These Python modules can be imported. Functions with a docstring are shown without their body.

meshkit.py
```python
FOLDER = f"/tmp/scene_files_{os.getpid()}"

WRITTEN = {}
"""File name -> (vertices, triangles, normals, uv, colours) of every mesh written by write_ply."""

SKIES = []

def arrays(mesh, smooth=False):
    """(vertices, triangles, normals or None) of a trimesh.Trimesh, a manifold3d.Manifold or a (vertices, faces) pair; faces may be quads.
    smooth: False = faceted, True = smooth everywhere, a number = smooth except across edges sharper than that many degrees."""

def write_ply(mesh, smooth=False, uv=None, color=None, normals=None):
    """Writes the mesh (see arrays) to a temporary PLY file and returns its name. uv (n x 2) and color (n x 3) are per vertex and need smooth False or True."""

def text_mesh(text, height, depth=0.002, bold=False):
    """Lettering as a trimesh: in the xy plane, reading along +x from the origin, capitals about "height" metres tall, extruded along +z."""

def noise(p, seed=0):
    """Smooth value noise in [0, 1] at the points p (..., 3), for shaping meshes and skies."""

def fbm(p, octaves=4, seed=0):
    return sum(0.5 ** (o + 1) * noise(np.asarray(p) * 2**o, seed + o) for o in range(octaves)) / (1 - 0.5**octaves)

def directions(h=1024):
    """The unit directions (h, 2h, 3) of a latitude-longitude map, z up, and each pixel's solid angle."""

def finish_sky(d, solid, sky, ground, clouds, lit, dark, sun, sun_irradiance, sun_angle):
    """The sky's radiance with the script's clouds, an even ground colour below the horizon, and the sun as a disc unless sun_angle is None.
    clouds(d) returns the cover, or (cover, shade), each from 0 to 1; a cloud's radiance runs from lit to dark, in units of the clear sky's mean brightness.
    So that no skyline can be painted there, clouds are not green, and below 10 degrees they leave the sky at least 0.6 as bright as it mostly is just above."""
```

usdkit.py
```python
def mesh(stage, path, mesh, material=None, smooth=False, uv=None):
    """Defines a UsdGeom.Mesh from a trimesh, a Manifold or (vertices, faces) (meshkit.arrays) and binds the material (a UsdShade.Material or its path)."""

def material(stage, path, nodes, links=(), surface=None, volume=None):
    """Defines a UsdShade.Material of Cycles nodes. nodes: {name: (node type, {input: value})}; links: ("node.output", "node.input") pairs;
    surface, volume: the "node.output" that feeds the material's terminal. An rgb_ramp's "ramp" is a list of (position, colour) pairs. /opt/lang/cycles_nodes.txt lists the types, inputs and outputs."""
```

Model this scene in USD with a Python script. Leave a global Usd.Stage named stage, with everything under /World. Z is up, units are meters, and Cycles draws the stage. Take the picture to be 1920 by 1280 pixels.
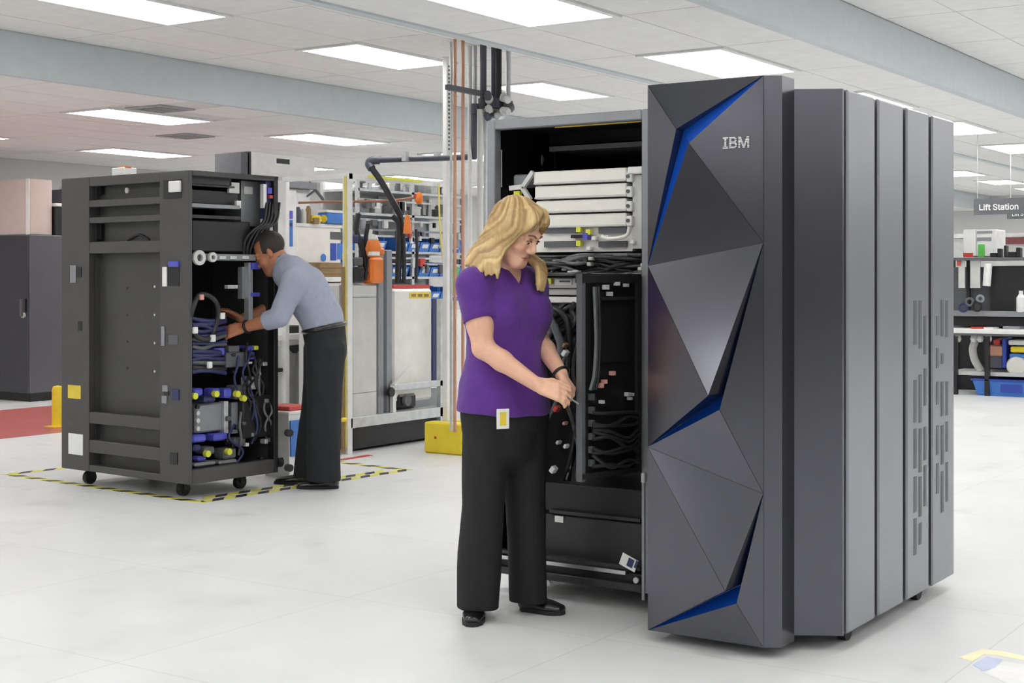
import math, random
import numpy as np, trimesh, manifold3d as m3, meshkit, usdkit
from pxr import Usd, UsdGeom, UsdShade, UsdLux, Gf, Sdf, Vt

stage = Usd.Stage.CreateInMemory()
UsdGeom.SetStageUpAxis(stage, UsdGeom.Tokens.z); UsdGeom.SetStageMetersPerUnit(stage, 1.0)
UsdGeom.Xform.Define(stage, '/World'); UsdGeom.Scope.Define(stage, '/World/Looks')
rng = random.Random(7); nrg = np.random.default_rng(7)

# ---------------------------------------------------------------- camera, light, exposure
FPX, CX, HY, YAW, EYE = 2700.0, 960.0, 522.0, 33.9, 1.32      # pixels of a 1920 x 1280 frame; metres
EXPOSURE = 0.0
LAMP = 8.7                                                    # radiance of the ceiling light panels
cam = UsdGeom.Camera.Define(stage, '/World/camera')
cam.CreateHorizontalApertureAttr(36.0); cam.CreateVerticalApertureAttr(24.0)
cam.CreateFocalLengthAttr(36.0 * FPX / 1920)
cam.CreateVerticalApertureOffsetAttr((HY - 640) / 1920 * 36.0)
cam.CreateClippingRangeAttr(Gf.Vec2f(0.05, 200)); cam.CreateExposureAttr(EXPOSURE)
cam.AddTranslateOp().Set(Gf.Vec3d(0, 0, EYE)); cam.AddRotateXYZOp().Set(Gf.Vec3f(90, 0, YAW))
world_light = UsdLux.DomeLight.Define(stage, '/World/sky'); world_light.CreateIntensityAttr(0.0)   # closed room: lit by its lamps only

_c, _s = math.cos(math.radians(YAW)), math.sin(math.radians(YAW))
def ray(px, py):
    l = (px - CX) / FPX
    return np.array([-_s + l * _c, _c + l * _s, (HY - py) / FPX])
def atz(px, py, z=0.0): r = ray(px, py); return np.array([0, 0, EYE]) + r * ((z - EYE) / r[2])
def aty(px, py, y): r = ray(px, py); return np.array([0, 0, EYE]) + r * (y / r[1])
def atx(px, py, x): r = ray(px, py); return np.array([0, 0, EYE]) + r * (x / r[0])
def proj(p):
    d = -_s * p[0] + _c * p[1]; l = _c * p[0] + _s * p[1]
    return CX + FPX * l / d, HY - FPX * (p[2] - EYE) / d, d

# ---------------------------------------------------------------- mesh collector
class B:
    def __init__(s): s.v, s.f, s.n = [], [], 0
    def add(s, v, f=None):
        if f is None:
            if hasattr(v, 'to_mesh'): v, f, _ = meshkit.arrays(v)
            else: v, f = v.vertices, v.faces
        v, f = np.asarray(v, float), np.asarray(f, int)
        if f.shape[1] == 4: f = np.vstack([f[:, [0, 1, 2]], f[:, [0, 2, 3]]])
        s.v.append(v); s.f.append(f + s.n); s.n += len(v); return s
    _Q = [[0, 3, 2, 1], [4, 5, 6, 7], [0, 1, 5, 4], [1, 2, 6, 5], [2, 3, 7, 6], [3, 0, 4, 7]]
    def hexa(s, p): return s.add(p, B._Q)                      # 8 corners: bottom ring ccw, top ring ccw
    def box(s, a, b, ch=0.0):
        (x0, y0, z0), (x1, y1, z1) = np.minimum(a, b), np.maximum(a, b)
        ch = min(ch, .45 * min(x1 - x0, y1 - y0, z1 - z0))
        if ch <= 0:
            return s.hexa([(x0, y0, z0), (x1, y0, z0), (x1, y1, z0), (x0, y1, z0), (x0, y0, z1), (x1, y0, z1), (x1, y1, z1), (x0, y1, z1)])
        P = []
        for X, sx in ((x0, 1), (x1, -1)):
            for Y, sy in ((y0, 1), (y1, -1)):
                for Z, sz in ((z0, 1), (z1, -1)):
                    P += [(X + sx * ch, Y + sy * ch, Z), (X + sx * ch, Y, Z + sz * ch), (X, Y + sy * ch, Z + sz * ch)]
        return s.add(m3.Manifold.hull_points(np.array(P)))
    def hull(s, pts): return s.add(m3.Manifold.hull_points(np.asarray(pts, float)))
    def obox(s, c, size, rz=0.0, ch=0.0, M=None):              # box about a centre, turned
        t = B().box(-np.array(size) / 2, np.array(size) / 2, ch)
        R = M if M is not None else np.array([[math.cos(rz), -math.sin(rz), 0], [math.sin(rz), math.cos(rz), 0], [0, 0, 1]])
        for v, f in zip(t.v, t.f): s.add(v @ np.asarray(R).T + np.array(c), f)
        return s
    def tube(s, pts, r, n=8, cap=True):
        P = np.asarray(pts, float); r = np.broadcast_to(r, len(P)).astype(float)
        T = np.gradient(P, axis=0); T /= np.maximum(np.linalg.norm(T, axis=1, keepdims=True), 1e-9)
        u = np.cross(T[0], [0, 0, 1.0]); u = u if np.linalg.norm(u) > .1 else np.cross(T[0], [1.0, 0, 0])
        V, a = [], np.arange(n) * 2 * np.pi / n
        for p, t, q in zip(P, T, r):
            u = u - t * (u @ t); u /= np.linalg.norm(u); w = np.cross(t, u)
            V.append(p + q * (np.cos(a)[:, None] * u + np.sin(a)[:, None] * w))
        V = np.vstack(V); F = []
        for i in range(len(P) - 1):
            for k in range(n):
                a0, a1 = i * n + k, i * n + (k + 1) % n; F += [(a0, a1, a1 + n), (a0, a1 + n, a0 + n)]
        if cap:
            m = len(V); V = np.vstack([V, P[0], P[-1]])
            for k in range(n): F += [(m, (k + 1) % n, k), (m + 1, m - n + k, m - n + (k + 1) % n)]
        return s.add(V, F)
    def bar(s, a, b, r, n=10): return s.tube([a, b], r, n)
    def rbar(s, a, b, w, h=None, up=(0, 0, 1)):                # rectangular bar from a to b
        a, b = np.array(a, float), np.array(b, float); h = h or w; t = b - a; t /= np.linalg.norm(t)
        x = np.cross(t, up); x = x if np.linalg.norm(x) > .1 else np.cross(t, (1.0, 0, 0)); x /= np.linalg.norm(x); y = np.cross(x, t)
        q = lambda p: [p - x * w / 2 - y * h / 2, p + x * w / 2 - y * h / 2, p + x * w / 2 + y * h / 2, p - x * w / 2 + y * h / 2]
        return s.hull(q(a) + q(b))
    def prism(s, poly, z0, z1):                                # plan polygon (ccw) raised from z0 to z1
        p = np.asarray(poly, float); n = len(p)
        if np.sum(p[:, 0] * np.roll(p[:, 1], -1) - np.roll(p[:, 0], -1) * p[:, 1]) < 0: p = p[::-1]
        try: F2 = trimesh.creation.triangulate_polygon(__import__('shapely').Polygon(p), engine='earcut')
        except Exception: F2 = (p, [(0, i, i + 1) for i in range(1, n - 1)])
        v2, f2 = np.asarray(F2[0]), np.asarray(F2[1])
        V = np.vstack([np.c_[v2, np.full(len(v2), z0)], np.c_[v2, np.full(len(v2), z1)]]); m = len(v2)
        t = np.cross(np.r_[v2[f2[0][1]] - v2[f2[0][0]], 0], np.r_[v2[f2[0][2]] - v2[f2[0][0]], 0])[2]
        f2 = f2 if t > 0 else f2[:, ::-1]
        s.add(V, np.vstack([f2[:, ::-1], f2 + m]))
        W = np.vstack([np.c_[p, np.full(n, z0)], np.c_[p, np.full(n, z1)]])
        return s.add(W, [(i, (i + 1) % n, (i + 1) % n + n, i + n) for i in range(n)])
    def lathe(s, prof, c=(0, 0, 0), axis=(0, 0, 1), n=20):     # profile of (radius, height) about an axis
        z = np.array(axis, float); z /= np.linalg.norm(z); x = np.cross(z, (0, 0, 1.0)); x = x if np.linalg.norm(x) > .1 else np.array([1.0, 0, 0]); x /= np.linalg.norm(x); y = np.cross(z, x)
        V, F, m = [], [], len(prof)
        for k in range(n):
            a = 2 * np.pi * k / n
            V += [np.array(c) + (x * math.cos(a) + y * math.sin(a)) * r + z * h for r, h in prof]
        for k in range(n):
            for i in range(m - 1):
                a, b = k * m + i, (k + 1) % n * m + i; F += [(a, b, b + 1), (a, b + 1, a + 1)]
        return s.add(V, F)
    def cyl(s, c, axis, r, h, n=16): return s.lathe([(0, 0), (r, 0), (r, h), (0, h)], c, axis, n)
    def mesh(s): return trimesh.Trimesh(np.vstack(s.v), np.vstack(s.f), process=False)

def curve(pts, k=6):                                           # Catmull-Rom through the points
    P = np.asarray(pts, float); P = np.vstack([2 * P[0] - P[1], P, 2 * P[-1] - P[-2]]); out = []
    for i in range(1, len(P) - 2):
        for t in np.arange(k) / k:
            a, b, c, d = P[i - 1:i + 3]
            out.append(.5 * (2 * b + (c - a) * t + (2 * a - 5 * b + 4 * c - d) * t * t + (3 * b - a - 3 * c + d) * t ** 3))
    return np.array(out + [P[-2]])

# ---------------------------------------------------------------- prims
taken, base = set(), {}
def numbered(parent, name):
    p, k = f'{parent}/{name}', 0
    while p in taken: k += 1; p = f'{parent}/{name}_{k:03d}'
    taken.add(p); return p
def say(prim, **kw):
    for k, v in kw.items():
        if v: prim.SetCustomDataByKey(k, v)
def thing(name, label=None, cat=None, loc=(0, 0, 0), rz=0.0, group=None, kind=None):
    p = numbered('/World', name); x = UsdGeom.Xform.Define(stage, p)
    x.AddTranslateOp().Set(Gf.Vec3d(*map(float, loc)))
    if rz: x.AddRotateZOp().Set(float(rz))
    say(x.GetPrim(), label=label, category=cat, group=group, kind=kind); base[p] = (np.array(loc, float), math.radians(rz)); return p
def part(parent, name, mesh, mat, label=None, smooth=False, world=False, kind=None, color=None):
    v, f, _ = meshkit.arrays(mesh.mesh() if isinstance(mesh, B) else mesh)
    top = '/'.join(parent.split('/')[:3])
    if world and top in base:                                  # given in world coordinates: bring into the thing's own
        o, a = base[top]; v = v - o; c, s = math.cos(-a), math.sin(-a); v = np.c_[v[:, 0] * c - v[:, 1] * s, v[:, 0] * s + v[:, 1] * c, v[:, 2]]
    p = numbered(parent, name)
    m = usdkit.mesh(stage, p, trimesh.Trimesh(v, f, process=False), mat, smooth=smooth)
    if color is not None:
        UsdGeom.PrimvarsAPI(m).CreatePrimvar('tint', Sdf.ValueTypeNames.Color3fArray, 'vertex').Set(Vt.Vec3fArray.FromNumpy(np.asarray(color, np.float32)))
    say(m.GetPrim(), label=label, kind=kind); return p
def solo(name, mesh, mat, label, cat, group=None, kind=None, smooth=False):   # a thing that is one mesh, in world coordinates
    p = part('/World', name, mesh, mat, smooth=smooth); say(stage.GetPrimAtPath(p), label=label, category=cat, group=group, kind=kind); return p
def copy(src, loc, rz=0.0, label=None, group=None):            # references a thing, with its parts
    s = stage.GetPrimAtPath(src); was = s.GetCustomData(); import re
    p = numbered('/World', re.sub(r'_\d{3}$', '', s.GetName())); x = UsdGeom.Xform.Define(stage, p)
    x.GetPrim().GetReferences().AddInternalReference(src); x.GetPrim().SetInstanceable(True)
    x.ClearXformOpOrder(); x.AddTranslateOp().Set(Gf.Vec3d(*map(float, loc)))
    if rz: x.AddRotateZOp().Set(float(rz))
    say(x.GetPrim(), label=label or was.get('label'), category=was.get('category'), group=group or was.get('group')); return p

# ---------------------------------------------------------------- materials
def M(name, col, rough=.5, metal=0.0, vary=.06, scale=9.0, bump=0.0, bscale=120.0, spec=.5, coat=0.0, sheen=0.0, sss=0.0, tint=False, stretch=None):
    col = np.array(col, float)
    n = {'tc': ('texture_coordinate', {}), 'mp': ('mapping', {'scale': stretch or (1, 1, 1)}), 'n': ('noise_texture', {'scale': scale, 'detail': 3.0}),
         'r': ('rgb_ramp', {'ramp': [(.3, tuple(col * (1 - vary))), (.7, tuple(np.minimum(col * (1 + vary), 1)))]}),
         'p': ('principled_bsdf', {'roughness': rough, 'metallic': metal, 'specular_ior_level': spec, 'coat_weight': coat, 'sheen_weight': sheen})}
    L = [('tc.object', 'mp.vector'), ('mp.vector', 'n.vector'), ('n.fac', 'r.fac')]
    if tint:
        n['a'] = ('attribute', {'attribute': 'tint'}); n['m'] = ('mix', {'mix_type': 'multiply', 'fac': 1.0})
        L += [('r.color', 'm.color1'), ('a.color', 'm.color2'), ('m.color', 'p.base_color')]
    else: L.append(('r.color', 'p.base_color'))
    if bump:
        n['bn'] = ('noise_texture', {'scale': bscale, 'detail': 2.0}); n['b'] = ('bump', {'strength': bump, 'distance': .004})
        L += [('mp.vector', 'bn.vector'), ('bn.fac', 'b.height'), ('b.normal', 'p.normal')]
    if sss: n['p'][1].update(subsurface_weight=sss, subsurface_radius=(.01, .004, .002), subsurface_scale=.6)
    return usdkit.material(stage, f'/World/Looks/{name}', n, L, surface='p.BSDF')
def s2l(*c):                                                   # sRGB 0-255 to linear
    c = np.array(c, float) / 255; return tuple(np.where(c < .04045, c / 12.92, ((c + .055) / 1.055) ** 2.4))

m_white = M('white_paint', (.80, .80, .79), .45); m_tile = M('ceiling_tile', (.85, .845, .83), .85, vary=.03, bump=.25, bscale=300)
m_grid = M('ceiling_grid', (.70, .70, .70), .6); m_fascia = M('fascia_paint', (.58, .63, .655), .55, vary=.03); m_trim = M('grey_trim', (.42, .43, .44), .5)
m_wall = M('wall_paint', (.62, .62, .62), .7, vary=.02, scale=.8); m_wall2 = M('dark_wall_paint', (.10, .10, .105), .7, vary=.03, scale=.8); m_pink = M('beige_partition', (.66, .54, .50), .8, vary=.03)
m_char = M('charcoal_paint', (.125, .126, .145), .21, .94, vary=.04, scale=3); m_char2 = M('charcoal_side', (.29, .295, .325), .32, .82, vary=.04, scale=2)
m_blackp = M('black_paint', (.018, .018, .02), .4, .2); m_black = M('black_plastic', (.012, .012, .013), .38); m_rubber = M('black_rubber', (.015, .015, .016), .6)
m_dark = M('dark_steel', (.05, .05, .053), .42, .5); m_rack = M('rack_grey', (.085, .082, .082), .5, .3, vary=.07, scale=4, bump=.1, bscale=500); m_rack2 = M('rack_panel_grey', (.075, .073, .072), .5, .3, vary=.06, scale=4)
m_blue = M('blue_accent', (.005, .085, .52), .35, .1, vary=.12, scale=6); m_steel = M('brushed_steel', (.55, .56, .58), .3, .9, stretch=(1, 1, 12)); m_galv = M('galvanised', (.60, .62, .63), .42, .6, vary=.1, scale=14)
m_cream = M('cream_metal', (.84, .82, .77), .45, .1, vary=.04); m_lgrey = M('light_grey_plastic', (.62, .62, .60), .45); m_mgrey = M('mid_grey_metal', (.28, .29, .31), .45, .3)
m_dgrey = M('dark_grey_plastic', (.11, .115, .125), .5); m_yellow = M('yellow_paint', (.85, .66, .03), .4, vary=.06); m_yell2 = M('yellow_label', (.80, .62, .06), .5, vary=.08); m_orange = M('orange_paint', (.85, .22, .03), .35)
m_red = M('red_plastic', (.6, .06, .05), .4); m_pinkp = M('pink_plug', (.75, .38, .34), .45); m_label = M('white_label', (.85, .85, .83), .5); m_bluep = M('blue_plastic', (.03, .07, .42), .35); m_navy = M('navy_cable', (.03, .035, .12), .4); m_violet = M('violet_blue_plastic', (.09, .10, .55), .35)
m_bin = M('blue_bin', (.05, .20, .62), .35); m_green = M('green_sheet', (.12, .55, .10), .6); m_copper = M('copper_pipe', (.60, .32, .22), .4, .4); m_rust = M('rust_hose', (.34, .15, .09), .5); m_ptape = M('pale_yellow_tape', s2l(226, 212, 120), .5, vary=.08); m_slate = M('slate_pipe', (.085, .09, .12), .45); m_card = M('cardboard', (.30, .20, .10), .8, vary=.12)
m_cable = M('cable_black', (.022, .022, .024), .38); m_cabgrey = M('cable_grey', (.16, .165, .17), .4); m_lime = M('lime_tab', (.72, .75, .06), .4); m_hose = M('hose_grey', (.12, .13, .14), .4); m_chrome = M('chrome', (.75, .75, .76), .2, .95)
m_lamp = usdkit.material(stage, '/World/Looks/lamp_diffuser', {'e': ('emission', {'color': (1.0, .985, .96), 'strength': LAMP})}, [], surface='e.emission')
# ================================================================ the room
LOW, HIGH = 2.72, 3.01                      # two ceiling levels: soffits and bays run along y
X0, X1, Y0, Y1 = -14.2, 9.0, -9.0, 30.0
ZONES = [(X0, -8.33, LOW), (-8.33, -4.92, HIGH), (-4.92, -3.22, LOW), (-3.22, X1, HIGH)]
m_floor = usdkit.material(stage, '/World/Looks/floor_vinyl', {
    'g': ('geometry', {}), 'mp': ('mapping', {'scale': (1, 1, 1), 'location': (.23, .31, 0)}),
    'bk': ('brick_texture', {'offset': 0.0, 'scale': 1.0, 'brick_width': 1.22, 'row_height': 1.22, 'mortar_size': .0025, 'mortar_smooth': .3, 'color1': (.755, .765, .768), 'color2': (.772, .782, .782), 'mortar': (.61, .62, .62)}),
    'n': ('noise_texture', {'scale': .9, 'detail': 5.0, 'roughness': .6}), 'r': ('rgb_ramp', {'ramp': [(.35, (.95, .955, .96)), (.65, (1, 1, 1))]}),
    'm': ('mix', {'mix_type': 'multiply', 'fac': 1.0}), 'n2': ('noise_texture', {'scale': 3.0, 'detail': 4.0}), 'rr': ('map_range', {'from_min': .3, 'from_max': .7, 'to_min': .32, 'to_max': .5}),
    'p': ('principled_bsdf', {'specular_ior_level': .4})},
    [('g.position', 'mp.vector'), ('mp.vector', 'bk.vector'), ('g.position', 'n.vector'), ('n.fac', 'r.fac'), ('bk.color', 'm.color1'), ('r.color', 'm.color2'), ('m.color', 'p.base_color'), ('g.position', 'n2.vector'), ('n2.fac', 'rr.value'), ('rr.result', 'p.roughness')], surface='p.BSDF')
def struct(name, mesh, mat):
    p = part('/World', name, mesh, mat); say(stage.GetPrimAtPath(p), kind='structure'); return p
struct('floor', B().box((X0 - .2, Y0 - .2, -.1), (X1 + .2, Y1 + .2, 0)), m_floor)
struct('wall_left', B().box((X0 - .2, Y0, 0), (X0, Y1, 3.2)), m_wall); struct('wall_right', B().box((X1, Y0, 0), (X1 + .2, Y1, 3.2)), m_wall)
struct('wall_back', B().box((X0, Y1, 0), (X1, Y1 + .2, 3.2)), m_wall); struct('wall_front', B().box((X0, Y0 - .2, 0), (X1, Y0, 3.2)), m_wall2)
# fascias of the soffits
for i, (x, z0, z1, w) in enumerate([(-3.22, LOW - .012, HIGH, -.072), (-4.92, LOW - .012, HIGH, .072), (-8.33, LOW - .012, HIGH, -.06)]):
    struct(f'trim_{i + 1}', B().box((x, Y0, z0), (x + w, Y1, z1)), m_fascia)
# ceiling: deck, tiles laid one by one, recessed joints between them
ceil = numbered('/World', 'ceiling'); UsdGeom.Xform.Define(stage, ceil); say(stage.GetPrimAtPath(ceil), kind='structure')
d = B()
for x0, x1, z in ZONES: d.box((x0 + .03, Y0, z + .004), (x1 - .03, Y1, z + .06))
d.box((X0 - .2, Y0 - .2, HIGH + .07), (X1 + .2, Y1 + .2, HIGH + .17))
part(ceil, 'deck', d, m_grid)
TX, TY = .61, 1.225
rows = [(-12.4, LOW), (-9.6, LOW), (-6.95, HIGH), (-4.09, LOW), (-1.84, HIGH), (.9, HIGH), (3.65, HIGH), (6.4, HIGH)]
lamps = [(x, 8.53 + 2.45 * k, z) for x, z in rows for k in range(-7, 9)]
vents = [(-9.02, 8.23, LOW), (-10.55, 9.95, LOW)]
tiles = []
for x0, x1, z in ZONES:
    lx = [x for x, zz in rows if x0 < x < x1]
    # cells aligned with the lamps: edges at lamp x +- TX/2, then every TX
    e = sorted({round(lx[0] + TX / 2 + TX * k, 3) for k in range(-30, 30)}); e = [x0] + [q for q in e if x0 + .05 < q < x1 - .05] + [x1]
    ye = [8.53 + TY / 2 + TY * k for k in range(-15, 19)]
    for a, b in zip(e, e[1:]):
        for c, q in zip(ye, ye[1:]):
            mx, my = (a + b) / 2, (c + q) / 2
            if any(abs(mx - X) < .32 and abs(my - Y) < .4 and z == Z for X, Y, Z in lamps): continue
            cut = B()
            pc = [(a, b, c, q)]
            for X, Y, Z in vents:
                if Z == z and a - .01 < X < b + .01 and c < Y < q: pc = [(a, b, c, Y - .2), (a, b, Y + .2, q)]
            for (a_, b_, c_, q_) in pc:
                if q_ - c_ > .05: cut.box((a_ + .006, c_ + .006, z), (b_ - .006, q_ - .006, z + .012))
            u, v, dist = proj((mx, my, z))
            tiles.append((dist if dist > 1 and -150 < u < 2070 and -60 < v < 500 else 1e3 + abs(dist), cut))
tiles.sort(key=lambda t: t[0]); rest = B()
for i, (k, t) in enumerate(tiles):
    if i < 290 and k < 1e3 and t.v: part(ceil, 'tile', t, m_tile)
    else:
        for v, f in zip(t.v, t.f): rest.add(v, f)
part(ceil, 'tile_field', rest, m_tile, kind='stuff')

proto = None
ordn = ['first', 'second', 'third', 'fourth', 'fifth', 'sixth', 'seventh', 'eighth', 'ninth', 'tenth']
rowname = {-12.4: 'farthest left row', -9.6: 'row over the open grey rack', -6.95: 'row beyond the hanging pipes', -4.09: 'row over the faceted cabinet'}
count = {}
for x, y, z in sorted(lamps, key=lambda q: (q[0], q[1])):
    u, v, dd = proj((x, y, z)); seen = dd > 2 and -100 < u < 2000 and v > -30
    if seen and x in rowname:
        k = count[x] = count.get(x, 0) + 1
        lab, grp = f'white ceiling light panel, {ordn[min(k, 10) - 1]} from the camera in the {rowname[x]}', 'ceiling light panels in view'
    else: lab, grp = 'white ceiling light panel beyond the edges of the photo', 'ceiling light panels outside the frame'
    if proto is None:
        proto = thing('ceiling_light', lab, 'ceiling light', (x, y, z), group=grp)
        f = B()
        for a, b in (((-.302, -.609), (-.265, .609)), ((.265, -.609), (.302, .609)), ((-.265, -.609), (.265, -.572)), ((-.265, .572), (.265, .609))): f.box((*a, -.012), (*b, .003))
        part(proto, 'frame', f, m_white); part(proto, 'diffuser', B().box((-.265, -.572, -.008), (.265, .572, .002)), m_lamp)
    else: copy(proto, (x, y, z), label=lab, group=grp)
for i, (x, y, z) in enumerate(vents):
    t = thing('ceiling_vent', ['dark square ceiling vent beside the light panel above the open rack', 'dark square ceiling vent left of the far ceiling lights'][i], 'vent', (x, y, z))
    f = B()
    for a, b in (((-.2, -.2), (-.17, .2)), ((.17, -.2), (.2, .2)), ((-.17, -.2), (.17, -.17)), ((-.17, .17), (.17, .2))): f.box((*a, -.01), (*b, .003))
    part(t, 'frame', f, m_trim); part(t, 'backing', B().box((-.17, -.17, -.001), (.17, .17, .003)), m_mgrey)
    for k in range(4): part(t, 'slat', B().box((-.165, -.14 + k * .08, -.009), (.165, -.12 + k * .08, -.002)), m_trim)
# ================================================================ the faceted cabinet (two frames, left one open)
def bxy(x0, y0, x1, y1, Y, dep=.02, ch=0.0, b=None):           # box on the plane y = Y whose front shows at these pixels, dep deep towards +y
    cx, cy = (x0 + x1) / 2, (y0 + y1) / 2
    a0, a1 = aty(x0, cy, Y)[0], aty(x1, cy, Y)[0]; z1, z0 = aty(cx, y0, Y)[2], aty(cx, y1, Y)[2]
    if 4.9 < Y < 6.2: a0, a1 = max(a0, -3.45), min(a1, -2.702); dep = min(dep, 6.13 - Y)   # stays inside the open frame
    return (b or B()).box((a0, Y, z0), (a1, Y + dep, z1), ch)
def bxx(x0, y0, x1, y1, X, dep=.02, ch=0.0, b=None):           # same on the plane x = X, dep deep towards -x
    cx, cy = (x0 + x1) / 2, (y0 + y1) / 2
    a0, a1 = atx(x0, cy, X)[1], atx(x1, cy, X)[1]; z1, z0 = atx(cx, y0, X)[2], atx(cx, y1, X)[2]
    return (b or B()).box((X, a0, z0), (X - dep, a1, z1), ch)
def caster(parent, x, y, r=.04, world=True, rz=0.0):
    f = B().box((x - .022, y - .03, .085), (x + .022, y + .03, .1)).box((x - .026, y - .012, .035), (x - .02, y + .03, .088)).box((x + .02, y - .012, .035), (x + .026, y + .03, .088))
    c = part(parent, 'caster', f, m_dark, world=world)
    part(c, 'wheel', B().cyl((x - .017, y, r), (1, 0, 0), r, .034, 20), m_rubber, world=world)
MF = thing('mainframe_cabinet', 'tall dark computer cabinet with faceted blue-edged door and open left frame', 'computer cabinet', (-2.7, 5.5, 0))
FY, ZB, ZT = 4.98, .085, 1.985
# right frame body, side cover, four side panels
b = B().box((-2.695, 4.99, ZB), (-2.05, 6.18, ZT), .004).box((-2.50, 4.78, ZB), (-2.05, 4.99, ZT), .004); part(MF, 'frame', b, m_blackp, world=True)
part(MF, 'side_cover', B().prism([(-2.045, 4.783), (-1.872, 4.884), (-1.872, 4.897), (-1.90, 4.915), (-1.90, 6.18), (-2.045, 6.18)], .055, 1.992), m_char, world=True)
ey = [atx(px, 600, -1.865)[1] for px in (1590, 1641, 1648, 1694, 1701, 1742, 1749, 1789)]
panels = []
for k in range(4):
    panels.append(part(MF, 'side_panel', B().box((-1.899, ey[2 * k], .055), (-1.865, ey[2 * k + 1], 1.992), .007), m_char2, world=True))
# slotted vents in the two rear panels: dark slots of different lengths
def slots(par, cols, rows_):
    for (xa, xb), segs in zip(cols, rows_):
        for ya, yb in segs:
            b = bxx(xa, ya, xb, yb, -1.8635, .004); part(par, 'vent_slot', b, m_dgrey, world=True)
slots(panels[2], [(1714, 1719), (1723.5, 1728.5), (1733, 1737.5)],
      [[(563, 646), (712, 792), (803, 878), (893, 960), (972, 1040)], [(563, 653), (702, 792), (803, 885), (893, 968), (980, 1020)], [(592, 664), (690, 760), (800, 862), (872, 948)]])
slots(panels[3], [(1756, 1760.5), (1765, 1769.5), (1774, 1778)],
      [[(592, 628), (652, 690), (715, 758), (797, 852), (868, 925)], [(563, 630), (662, 682), (715, 780), (797, 870), (883, 960)], [(563, 632), (715, 778), (790, 846), (866, 940)]])
for y in (5.05, 5.85): caster(MF, -1.93, y)
caster(MF, -2.6, 6.0); caster(MF, -3.35, 6.0); caster(MF, -3.4, 5.1)

# front door with triangular facets; depth steps out of the plane y = 4.63
DY = 4.63
def dv(px, py, p=0.0): return aty(px, py, DY - p)
V = dict(TL=dv(1212, 160), TR=dv(1432, 143), A=dv(1268, 242, .06), B=dv(1291, 268, .020), C=dv(1430, 455), D=dv(1218, 498), E=dv(1328, 742, .15), F=dv(1218, 838),
         G=dv(1349, 768, .055), H=dv(1430, 925), I=dv(1360, 1108, .14), J=dv(1381, 1131, .055), BL=dv(1216, 1181), BR=dv(1433, 1214))
zt, zb = 2.024, .04
for k, z in (('TL', zt), ('TR', zt), ('BL', zb), ('BR', zb)): V[k][2] = z
for k in ('TL', 'D', 'F', 'BL'): V[k][0] = -2.516
for k in ('TR', 'C', 'H', 'BR'): V[k][0] = -2.061
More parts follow.
